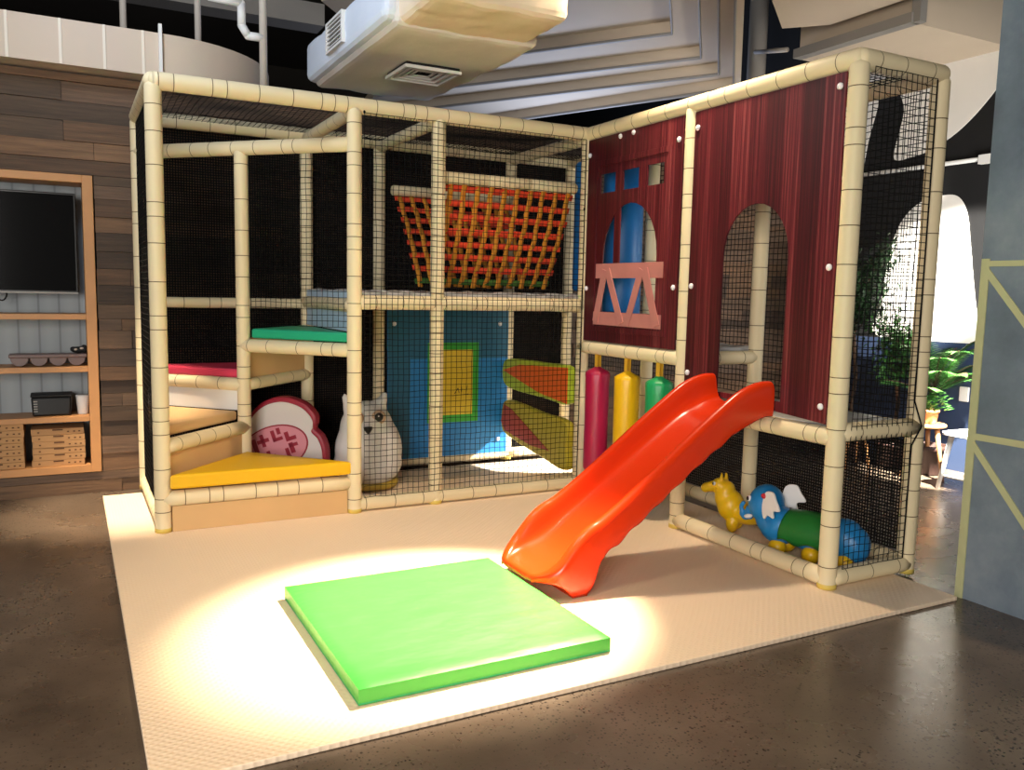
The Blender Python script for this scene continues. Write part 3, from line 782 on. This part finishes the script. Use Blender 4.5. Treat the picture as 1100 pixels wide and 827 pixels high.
for q in ring: vs.append((vs[q][0], vs[q][1], .0225))
rn = len(ring)
for i in range(rn): a, c = ring[i], ring[(i + 1) % rn]; fs.append((a, top_n + i, top_n + (i + 1) % rn, c))
fs.append(tuple(top_n + i for i in range(rn))[::-1])
o = obj('mat_pad', vs, fs, M['greenmat'], gm_); autosmooth(o, 50)
B().prism([(.371, -2.373), (1.369, -2.373), (1.369, -1.305), (.371, -1.305)], .026, .029).build('seam_piping', M['tealgreen'], gm_)

# ------------------------------------------------------------------ peanut cushion and owl
cu_o = V((.845, .69, 0)); cu_u = V((.80, -.60, 0))
pc = thing('emblem_cushion', 'white two-lobed padded board with crimson edge and pink lattice emblem behind the steps', 'cushion', (.845, .69, .021))
out = bez([(-.30, .04), (-.31, .30), (-.28, .48), (-.18, .61), (-.03, .665), (.12, .635), (.205, .56), (.215, .50), (.205, .46), (.255, .41), (.285, .32), (.28, .18), (.23, .07), (.1, .035), (-.15, .03)], 8)
cut('cushion_body', out, [], .09, M['cush_red'], cu_o, cu_u, Z_, pc, .02)
inn = [(x * .925 - .004, .03 + (z_ - .03) * .945) for x, z_ in out]
nf = V((-.6, -.8, 0)) 
cut('front_cover', inn, [], .006, M['cush_white'], cu_o + nf * .047, cu_u, Z_, pc, .001)
ell = lambda a, b_, n_=40: [(-.075 + a * math.cos(2 * PI * i / n_) * .94 - b_ * math.sin(2 * PI * i / n_) * .34, .315 + a * math.cos(2 * PI * i / n_) * .34 + b_ * math.sin(2 * PI * i / n_) * .94) for i in range(n_)]
em = cut('emblem', ell(.25, .152), [], .004, M['cush_red'], cu_o + nf * .051, cu_u, Z_, pc)
em2 = cut('emblem_face', ell(.24, .143), [], .004, M['cush_pink'], cu_o + nf * .0535, cu_u, Z_, em)
gl = B()
def glyph(u, w, rects):
    for (a, c, e, g) in rects:
        a, c, e, g = a * 1.3 - .006, c * 1.2 - .004, e * 1.4, g * 1.25
        q = [(u + a, w + c), (u + a + e, w + c), (u + a + e, w + c + g), (u + a, w + c + g)]
        q = [(-.075 + (x * .94 - y * .34) * 1.12, .315 + (x * .34 + y * .94) * 1.12) for x, y in q]
        f0 = [cu_o + nf * .0555 + cu_u.normalized() * x + V((0, 0, y)) for x, y in q]
        gl.add(f0 + [p_ + nf * .004 for p_ in f0], [(0, 1, 2, 3), (7, 6, 5, 4), (0, 4, 5, 1), (1, 5, 6, 2), (2, 6, 7, 3), (3, 7, 4, 0)])
T_ = [(0, 0, .016, .06), (-.02, .02, .055, .018)]; L_ = [(0, 0, .016, .055), (0, 0, .045, .016), (.03, .03, .016, .03)]; I_ = [(0, 0, .02, .06)]
glyph(-.165, -.02, I_); glyph(-.115, .005, [(0, 0, .02, .07)]); glyph(-.055, .03, T_); glyph(.02, .04, L_); glyph(.1, .02, [(0, 0, .018, .045), (.018, 0, .03, .018)])
glyph(-.115, -.085, I_[:1]); glyph(-.045, -.075, T_); glyph(.03, -.085, [(0, 0, .05, .016), (.034, 0, .016, .055)]); glyph(.105, -.055, [(0, 0, .02, .05), (0, .03, .04, .016)])
glyph(-.17, -.06, [(0, 0, .03, .018)])
gl.build('lattice_print', M['cush_red'], em2)

ow = thing('owl_cushion', 'off-white egg-shaped owl with ear tufts standing inside the netted lower bay', 'owl', (1.36, .56, .021))
ob = blob('owl_body', [((1.365, .56, .29), (.235, .19, .27)), ((1.35, .56, .44), (.185, .16, .19)), ((1.36, .56, .2), (.24, .19, .175)), ((1.215, .55, .615), (.03, .05, .075), (0, -.35, 0)), ((1.245, .55, .57), (.06, .06, .08), (0, -.4, 0)), ((1.455, .55, .615), (.03, .05, .08), (0, .35, 0)), ((1.425, .55, .57), (.06, .06, .08), (0, .4, 0))], M['owl'], ow, .013, 6)
def owl_disc(x, z_, yf, r, m, nm, par, dep=.01):
    b = B().lathe((x, yf, z_), (-.12, -1, -.05 + .25 * (z_ - .4)), [(0, r), (dep * .6, r * .9), (dep, r * .5), (dep * 1.05, r * .1)], 20); return b.build(nm, m, par, True)
for x in (1.235, 1.39):
    e = owl_disc(x, .53, .425, .05, M['beige_ring'], 'eye_patch', ob, .012)
    owl_disc(x - .002, .535, .412, .03, M['black'], 'eye', ob, .014)
    B().ball((x - .01, .395, .545), (.006, .004, .006), 8, 6).build('eye_glint', M['white'], ob, True)
B().lathe((1.305, .395, .475), (0, -.2, -1), [(0, .03), (.02, .027), (.05, .004)], 12).build('beak', M['black'], ob, True)
o = B().lathe((1.365, .56, .024), Z_, [(0, .16), (.02, .2), (.05, .212), (.055, .19)], 28); 
for q in o.v: q.y = .56 + (q.y - .56) * .82
o.build('base_trim', M['owl_trim'], ob, True)

# ------------------------------------------------------------------ hopper toys
hp = thing('horse_hopper', 'yellow rubber horse hopper toy inside the lower right bay', 'hopper toy', (3.08, -1.45, .05))
blob('horse_body', [((3.07, -1.38, .175), (.085, .13, .085)), ((3.07, -1.6, .17), (.085, .14, .08)), ((3.06, -1.25, .22), (.075, .10, .12)), ((3.055, -1.205, .30), (.058, .072, .11), (.25, 0, 0)), ((3.05, -1.165, .375), (.05, .058, .052)),
    ((3.048, -1.105, .35), (.043, .058, .042), (-.35, 0, 0)), ((3.046, -1.062, .335), (.040, .036, .040)), ((3.03, -1.185, .435), (.011, .013, .045), (-.12, .2, 0)), ((3.085, -1.195, .43), (.011, .013, .045), (-.12, -.2, 0)),
    ((3.03, -1.28, .09), (.035, .045, .07)), ((3.11, -1.28, .09), (.035, .045, .07)), ((3.03, -1.66, .09), (.035, .045, .07)), ((3.11, -1.66, .09), (.035, .045, .07))], M['toy_y'], hp, .0075, 5)
for sx in (-1, 1):
    B().ball((3.05 + sx * .041, -1.142, .388), (.012, .014, .016), 10, 8).build('eye_white', M['toy_w'], hp, True)
    B().ball((3.05 + sx * .050, -1.138, .388), (.006, .008, .010), 8, 6).build('pupil', M['black'], hp, True)

el = thing('elephant_hopper', 'blue rubber elephant hopper toy with green saddle beside the yellow horse', 'hopper toy', (2.9, -1.8, .05))
ex = 2.885
blob('elephant_body', [((ex, -1.58, .19), (.105, .14, .11)), ((ex, -1.8, .18), (.095, .2, .10)), ((ex, -2.02, .19), (.10, .12, .115)), ((ex, -2.09, .17), (.085, .085, .10)), ((ex, -1.475, .30), (.112, .116, .112)), ((ex, -1.51, .23), (.09, .10, .11)),
    ((ex, -1.40, .275), (.035, .05, .045)), ((ex, -1.355, .225), (.026, .03, .045), (-.3, 0, 0)), ((ex, -1.325, .195), (.022, .03, .022)), ((ex, -1.297, .215), (.018, .018, .03)), ((ex, -1.29, .25), (.017, .016, .025)), ((ex, -1.305, .275), (.015, .018, .014))], M['toy_b'], el, .0075, 5)
sd = B(); vs = []; fs = []; nu, nv = 26, 20
for j in range(nv + 1):
    for i in range(nu + 1):
        a = -PI * .16 + PI * 1.32 * i / nu; t = j / nv; y = -1.63 - .34 * t - .02 * math.sin(a) ; r = .108 + .007 * math.cos((t - .5) * PI)
        wv = .01 * math.sin(t * PI * 4) if i in (0, nu) else 0
        vs.append((ex + r * 1.0 * math.cos(a), y, .185 + (r + .004) * math.sin(a) + wv))
for j in range(nv):
    for i in range(nu): q = j * (nu + 1) + i; fs.append((q, q + 1, q + nu + 2, q + nu + 1))
o = obj('saddle', vs, fs, M['toy_g'], el, True); q = o.modifiers.new('t', 'SOLIDIFY'); q.thickness = .008; o['label'] = 'green saddle'
for (dy, dx) in ((-1.60, -1), (-1.60, 1), (-2.05, -1), (-2.05, 1), (-1.83, -1)):
    b = B().ball((ex + dx * .055, dy, .075), (.045, .06, .05), 14, 10); b.build('foot', M['toy_y'], el, True)
for sx in (-1, 1):
    earo = bez([(x * 1.35, z_ * 1.3) for x, z_ in [(0, .05), (.05, .062), (.075, .03), (.10, -.01), (.06, -.02), (.062, -.05), (.025, -.045), (.0, -.065), (-.015, -.02)]], 5)
    er = cut('ear', earo, [], .014, M['toy_w'], (ex + sx * .116, -1.535, .325), (sx * .3, -1, 0), Z_, el, .004)
    if sx < 0: B().ball((ex + sx * .122, -1.528, .372), (.008, .020, .016), 10, 8).build('ear_spot', M['toy_r'], er, True)
    B().ball((ex + sx * .083, -1.400, .332), (.013, .015, .018), 10, 8).build('eye_white', M['toy_w'], el, True)
    B().ball((ex + sx * .0945, -1.396, .333), (.006, .010, .012), 8, 6).build('pupil', M['black'], el, True)
    B().ball((ex + sx * .045, -1.375, .215), (.012, .032, .013), 10, 8, 0, Matrix.Rotation(-.2, 3, 'X')).build('tusk', M['toy_w'], el, True)

def remap(root, f):
    l = root.location.copy()
    def go(o):
        if o.type == 'MESH':
            for q in o.data.vertices: q.co = f(q.co + l) - l
        for c in o.children: go(c)
    go(root)
def turned(c, org, ang, k):
    ca, sa = math.cos(ang), math.sin(ang)
    def f(q):
        d = V(((q.x - c[0]) * k[0], (q.y - c[1]) * k[1], 0))
        return V((org[0] + d.x * ca - d.y * sa, org[1] + d.x * sa + d.y * ca, .023 + (q.z - .022) * k[2]))
    return f
remap(hp, turned((3.05, -1.165), (2.92, -1.222), math.radians(28), (1.1, .80, .76)))
remap(el, turned((2.885, -1.47), (2.872, -1.64), math.radians(18), (.98, .80, .93)))
# ------------------------------------------------------------------ shelf unit in the plank wall
sh = thing('shelf_unit', 'oak framed shelf unit set into the plank wall under the television', 'shelf unit', (-1.2, WY + .1, RZ0 + .003))
y0, y1 = WY - .03, WY + .265
sx0, sx1, sz0, sz1 = RX0 + .004, RX1 - .004, RZ0 + .004, RZ1 - .004
fw_ = .062
B().box(sx1 - fw_, sx1, y0, y1, sz0, sz1).box(sx0, sx0 + fw_, y0, y1, sz0, sz1).box(sx0 + fw_, sx1 - fw_, y0, y1, sz1 - .05, sz1).box(sx0 + fw_, sx1 - fw_, y0, y1, sz0, sz0 + .05).build('frame', M['oak'], sh, bevel=.003)
SHZ = (1.185, .845, .520)
for z_ in SHZ: B().box(sx0 + fw_, sx1 - fw_, y0 + .005, y1 - .002, z_ - .036, z_).build('shelf', M['oak'], sh, bevel=.002)
floor_of = sz0 + .05
tv = thing('television', 'wide black flat screen television in the top of the shelf recess', 'television', (-.9, WY + .12, 1.33))
B().box(-1.45, -.366, WY + .085, WY + .125, 1.313, 1.958).build('housing', M['black'], tv, bevel=.004)
B().box(-1.438, -.378, WY + .0815, WY + .085, 1.331, 1.946).build('screen', M['screen'], tv)
B().box(-1.45, -.366, WY + .080, WY + .085, 1.313, 1.323).build('chin_strip', M['soffit_edge'], tv)
B().box(-1.1, -.8, WY + .125, WY + .268, 1.5, 1.8).build('wall_mount', M['blackmat'], tv)
cb = B().pipe([(-.80 + .03 * math.cos(a), WY + .1, 1.32 - .055 * abs(math.sin(a))) for a in [PI * i / 10 for i in range(11)]], .005, 6)
cb.build('cable_loop', M['blackmat'], tv, True)

# cardboard boxes
def carton(x, z_, h, first):
    t = thing('cardboard_box', 'x', 'box', (x, WY + .11, z_))
    B().box(x - .152, x + .152, WY + .0, WY + .235, z_, z_ + h - .0015).build('box_body', M['card'], t, bevel=.002)
    b = B(); yf = WY - .002
    b.prism([(x - .03, yf), (x + .03, yf), (x + .03, yf + .003), (x - .03, yf + .003)], z_ + h - .014, z_ + h - .004)
    for dx in (-.11, .06, .095, .125): b.box(x + dx - .006, x + dx + .006, yf, yf + .003, z_ + h * .35, z_ + h * .35 + .008)
    b.build('printed_marks', M['cardprint'], t)
    return t
words_ = ['topmost', 'second from top', 'third from top', 'fourth from top', 'fifth from top', 'sixth from top', 'bottom']
H_BOX = .0412
proto = carton(-.512, floor_of + .001, H_BOX, True)
for stack, (cx, n_) in enumerate(((-.512, 6), (-.858, 7))):
    for i in range(n_):
        c = proto if (stack == 0 and i == 0) else copy_tree(proto)
        c.location = (cx + (rng.uniform(-.006, .006)), WY + .11 + rng.uniform(-.003, .003), floor_of + .001 + i * H_BOX)
        w_ = 'bottom' if i == 0 else words_[n_ - 1 - i]
        c['label'] = '%s flat brown cardboard box in the %s stack on the lowest oak shelf' % (w_, 'right' if stack == 0 else 'left')
        c['group'] = 'flat cardboard boxes'

# scalloped tray, basket, cup, dark ornament
ty = thing('scalloped_tray', 'taupe plastic tray with rounded cups on the middle oak shelf', 'tray', (-.55, WY + .09, SHZ[1]))
zz = SHZ[1] + .001
pr = [(-.77, zz + .056)]
for i in range(4): pr += [(-.715 + i * .108 + .05 * math.cos(PI + PI * j / 12), zz + .052 + .05 * math.sin(PI + PI * j / 12)) for j in range(13)]
pr += [(-.335, zz + .056)]
cut('tray_cups', pr, [], .11, M['traybrown'], (0, WY + .085, 0), X_, Z_, ty, .002)
B().box(-.775, -.33, WY + .02, WY + .15, zz + .055, zz + .078).build('tray_rim', M['traybrown'], ty, bevel=.006)
on = thing('spotted_ornament', 'small dark mottled ornament on the right end of the taupe tray', 'ornament', (-.37, WY + .09, zz + .0785))
blob('ornament_body', [((-.38, WY + .09, zz + .10), (.045, .03, .022)), ((-.345, WY + .085, zz + .107), (.022, .022, .028)), ((-.41, WY + .09, zz + .105), (.02, .02, .018))], M['blackmat'], on, .006, 3)
B().ball((-.36, WY + .062, zz + .112), (.012, .006, .008), 8, 6).ball((-.395, WY + .06, zz + .105), (.010, .005, .007), 8, 6).build('pale_spots', M['duct'], on, True)
bk = thing('storage_basket', 'black lidded storage basket on the third oak shelf', 'basket', (-.55, WY + .1, SHZ[2]))
zz = SHZ[2] + .001
b = B(); b.prism([(-.655, WY + .03), (-.435, WY + .03), (-.435, WY + .2), (-.655, WY + .2)], zz, zz + .125)
for q in b.v:
    k2 = 1 + .06 * (q.z - zz) / .12; q.x = -.545 + (q.x + .545) * k2
b.build('basket_body', M['black'], bk, bevel=.012)
B().box(-.665, -.425, WY + .022, WY + .206, zz + .126, zz + .138).build('basket_rim', M['blackmat'], bk, bevel=.004)
for i in range(5): B().box(-.648, -.625, WY + .024, WY + .0285, zz + .03 + i * .016, zz + .037 + i * .016).build('side_slot', M['soffit_edge'], bk)
cp = thing('white_cup', 'white tapered cup beside the black basket on the third oak shelf', 'cup', (-.365, WY + .08, SHZ[2]))
B().lathe((-.365, WY + .08, zz), Z_, [(0, .028), (.005, .031), (.12, .040), (.124, .0405), (.126, .037), (.03, .03), (.025, .01)], 24).build('cup_body', M['white'], cp, True)
B().lathe((-.365, WY + .08, zz + .118), Z_, [(0, .0412), (.004, .043), (.008, .0412)], 24).build('cup_rim', M['white'], cp, True)

# ------------------------------------------------------------------ plants and seats in the far room
def leaf(b, p, d, L, w, up=V((0, 0, 1))):
    d = V(d).normalized(); s_ = d.cross(up); s_ = s_.normalized() if s_.length > .01 else V((1, 0, 0)); n_ = s_.cross(d)
    p = V(p)
    b.add([p, p + d * L * .45 + s_ * w / 2 + n_ * w * .12, p + d * L - n_ * L * .12, p + d * L * .45 - s_ * w / 2 + n_ * w * .12, p + d * L * .5 - n_ * .002], [(0, 1, 4), (1, 2, 4), (2, 3, 4), (3, 0, 4)])
def pot(b, x, y, z_, r, h):
    return b.lathe((x, y, z_), Z_, [(0, r * .75), (.01, r * .78), (h * .8, r * .95), (h * .81, r * 1.05), (h, r * 1.06), (h - .004, r * .92), (h * .85, r * .88)], 24)
rg = random.Random(9)
def tree(x, y, base, z0_, z1_, rad, n_, label, m, nm='potted_tree', potr=.17):
    t = thing(nm, label, 'plant', (x, y, base))
    pot(B(), x, y, base, potr, potr * 1.7).build('pot', M['potbrown'], t, True)
    tb = B().pipe([(x, y, base + potr * 1.5), (x + .02, y - .02, (z0_ + base) / 2 + .2), (x - .01, y + .01, z0_ + .1)], .016, 8); lv = B()
    for i in range(22):
        a = rg.uniform(0, 2 * PI); e = rg.uniform(.1, 1.2); L = rad * rg.uniform(.6, 1.05)
        p0 = V((x, y, rg.uniform(z0_, z0_ + (z1_ - z0_) * .6))); p1_ = p0 + V((math.cos(a) * math.cos(e), math.sin(a) * math.cos(e), math.sin(e) * 1.15)) * L
        if p1_.z > z1_: p1_.z = z1_
        tb.rod(p0, p1_, .006, 5, .003)
        for k2 in range(n_ // 22):
            q = p0.lerp(p1_, rg.uniform(.25, 1.05)) + V((rg.gauss(0, .05), rg.gauss(0, .05), rg.gauss(0, .05)))
            leaf(lv, q, (rg.uniform(-1, 1), rg.uniform(-1, 1), rg.uniform(-.7, .5)), rg.uniform(.05, .10), rg.uniform(.02, .035))
    tb.build('trunk', M['trunk'], t, True); lv.build('foliage', m, t)
tree(5.55, .10, .001, 1.05, 2.02, .40, 2600, 'tall dark leafy tree in a brown pot seen through the netting', M['leafdark'])
tree(5.60, -.30, .001, .70, 1.40, .24, 900, 'mid-height bushy green plant between the dark tree and the palm', M['leaf'], potr=.13)
def palm(x, y, base, z0_, label):
    t = thing('potted_palm', label, 'plant', (x, y, base))
    pot(B(), x, y, base, .13, .24).build('pot', M['potbrown'], t, True); st_ = B(); lv = B()
    for i in range(22):
        a = 2 * PI * i / 22 + rg.uniform(-.2, .2); L = rg.uniform(.45, .7); rise = rg.uniform(.1, .8); pts = []
        for j in range(13):
            s_ = j / 12; pts.append(V((x + math.cos(a) * L * .55 * s_, y + math.sin(a) * L * .55 * s_, z0_ + rise * (s_ * 1.25 - .62 * s_ * s_))))
        for p_, q in zip(pts, pts[1:]): st_.rod(p_, q, .005, 5, .004)
        for j in range(3, 13):
            d = (pts[j] - pts[j - 1]).normalized(); s2 = d.cross(Z_); s2 = s2.normalized() if s2.length > .01 else V((1, 0, 0))
            for sg in (-1, 1): 
                for q in (0, .5): leaf(lv, pts[j - 1].lerp(pts[j], q), d * .8 + s2 * sg + V((0, 0, -.15)), .17 * (1 - .5 * abs(j / 12 - .5)), .022)
    st_.build('frond_stem', M['trunk'], t); lv.build('fronds', M['leaf'], t)
palm(5.66, -.60, .001, .62, 'feathery green palm against the navy dado beside the right corner post')

sk = thing('plant_stool', 'round beech side stool with splayed legs holding the small potted plant', 'stool', (5.50, -.68, .001))
B().lathe((5.50, -.68, .405), Z_, [(0, .13), (.006, .142), (.022, .142), (.028, .135)], 32).build('stool_top', M['stoolwood'], sk, True)
for i in range(3):
    a = 2 * PI * i / 3 + .5
    B().rod((5.50 + .09 * math.cos(a), -.68 + .09 * math.sin(a), .406), (5.50 + .17 * math.cos(a), -.68 + .17 * math.sin(a), .001), .019, 10, .014).build('leg', M['stoolwood'], sk, True)
pl = thing('small_plant', 'small leafy plant in a terracotta pot on the beech stool', 'plant', (5.50, -.70, .434))
pot(B(), 5.50, -.70, .434, .065, .11).build('pot', M['potterra'], pl, True); lv = B()
for i in range(140):
    a = rg.uniform(0, 2 * PI); e = rg.uniform(.0, 1.4); rr_ = rg.uniform(.02, .13)
    leaf(lv, (5.50 + math.cos(a) * math.cos(e) * rr_, -.70 + math.sin(a) * math.cos(e) * rr_, .53 + abs(math.sin(e)) * rr_ * 1.4), (math.cos(a), math.sin(a), .5), .055, .035)
lv.build('foliage', M['leaf'], pl)
ch = thing('white_stool', 'low white wooden stool beside the pier in the far room', 'stool', (5.42, -1.20, .001))
B().prism(bez([(5.25, -.99), (5.42, -.97), (5.59, -.99), (5.61, -1.20), (5.59, -1.41), (5.42, -1.43), (5.25, -1.41), (5.23, -1.20)], 5), .405, .43).build('seat', M['white'], ch, bevel=.006)
for x in (5.29, 5.55):
    for y in (-1.04, -1.36):
        B().rod((x, y, .405), (x + (x - 5.42) * .3, y + (y + 1.20) * .35, .001), .02, 10, .015).build('leg', M['white'], ch, True)
B().rod((5.27, -1.02, .10), (5.27, -1.39, .10), .01, 8).build('stretcher', M['white'], ch, True)
lt = thing('wood_stool', 'wooden stool behind the netting under the dark tree', 'stool', (5.3, -.15, .001))
B().lathe((5.3, -.15, .385), Z_, [(0, .13), (.005, .14), (.02, .14), (.025, .132)], 28).build('stool_top', M['stoolwood'], lt, True)
for i in range(4):
    a = PI / 2 * i + .4
    B().rod((5.3 + .08 * math.cos(a), -.15 + .08 * math.sin(a), .386), (5.3 + .15 * math.cos(a), -.15 + .15 * math.sin(a), .001), .016, 10, .012).build('leg', M['stoolwood'], lt, True)

# ------------------------------------------------------------------ light
w = bpy.data.worlds.new('world'); scene.world = w; w.use_nodes = True
w.node_tree.nodes['Background'].inputs[0].default_value = (1, .93, .85, 1); w.node_tree.nodes['Background'].inputs[1].default_value = .10
def lamp(name, typ, loc, to, energy, color, **k):
    L = bpy.data.lights.new(name, typ); L.energy = energy; L.color = color
    for a, v_ in k.items(): setattr(L, a, v_)
    o = bpy.data.objects.new(name, L); col.objects.link(o); o.location = loc
    o.rotation_euler = (V(to) - V(loc)).to_track_quat('-Z', 'Y').to_euler(); return o
WARM = (1, .80, .56)
lamp('ceiling_spot_pool', 'SPOT', (2.35, -1.3, 3.25), (.93, -1.74, 0), 5200, WARM, spot_size=math.radians(31.5), spot_blend=.85, shadow_soft_size=.05)
lamp('ceiling_spot_wide', 'SPOT', (2.4, -1.1, 3.3), (1.6, -1.5, 0), 230, WARM, spot_size=math.radians(110), spot_blend=.8, shadow_soft_size=.08)
lamp('mat_fill_left', 'SPOT', (.1, -2.5, 3.4), (.2, -1.9, 0), 170, WARM, spot_size=math.radians(75), spot_blend=.9, shadow_soft_size=.1)  # added fill spot, brightens the left part of the cream mat
lamp('ceiling_spot_shelf', 'SPOT', (-.40, .62, 2.62), (-.16, .72, 0), 800, WARM, spot_size=math.radians(38), spot_blend=.9, shadow_soft_size=.05)
lamp('room_fill_front', 'AREA', (-2.8, -6.5, 1.9), (1.2, 0, 1.5), 340, (1, .95, .88), size=2.6, shape='SQUARE')  # unseen area light added as general room fill from the camera side
lamp('window_far', 'AREA', (5.0, -2.3, 1.5), (5.95, -.35, 1.0), 90, (1, .97, .93), size=.9, shape='SQUARE')
lamp('sun_far', 'SPOT', (4.6, -2.3, 2.5), (5.95, -.46, 1.62), 2600, (1, .95, .85), spot_size=math.radians(25), spot_blend=.4, shadow_soft_size=.04)
lamp('sun_floor', 'SPOT', (4.7, -2.3, 3.0), (5.62, -.66, 0), 11000, (1, .93, .8), spot_size=math.radians(17), spot_blend=.3, shadow_soft_size=.04)
lamp('sun_patch', 'SPOT', (4.7, .02, 1.45), (2.98, .84, .02), 2200, (1, .96, .9), spot_size=math.radians(19), spot_blend=.15, shadow_soft_size=.02)
lamp('blue_fill_back', 'AREA', (4.3, 2.9, 2.0), (4.2, 2.2, 3.3), 45, (.55, .68, 1), size=1.2, shape='SQUARE')  # added bluish light, hidden by the plank wall, tints the far bulkhead
lamp('blue_area_high', 'AREA', (-.6, -.6, 3.6), (1.3, .3, 3.0), 30, (.7, .82, 1), size=.8, shape='SQUARE')  # unseen bluish area light in mid-air, aimed at the air unit

vs_ = scene.view_settings
vs_.view_transform = 'Standard'; vs_.look = 'None'; vs_.gamma = 1; vs_.use_curve_mapping = False; vs_.exposure = 0
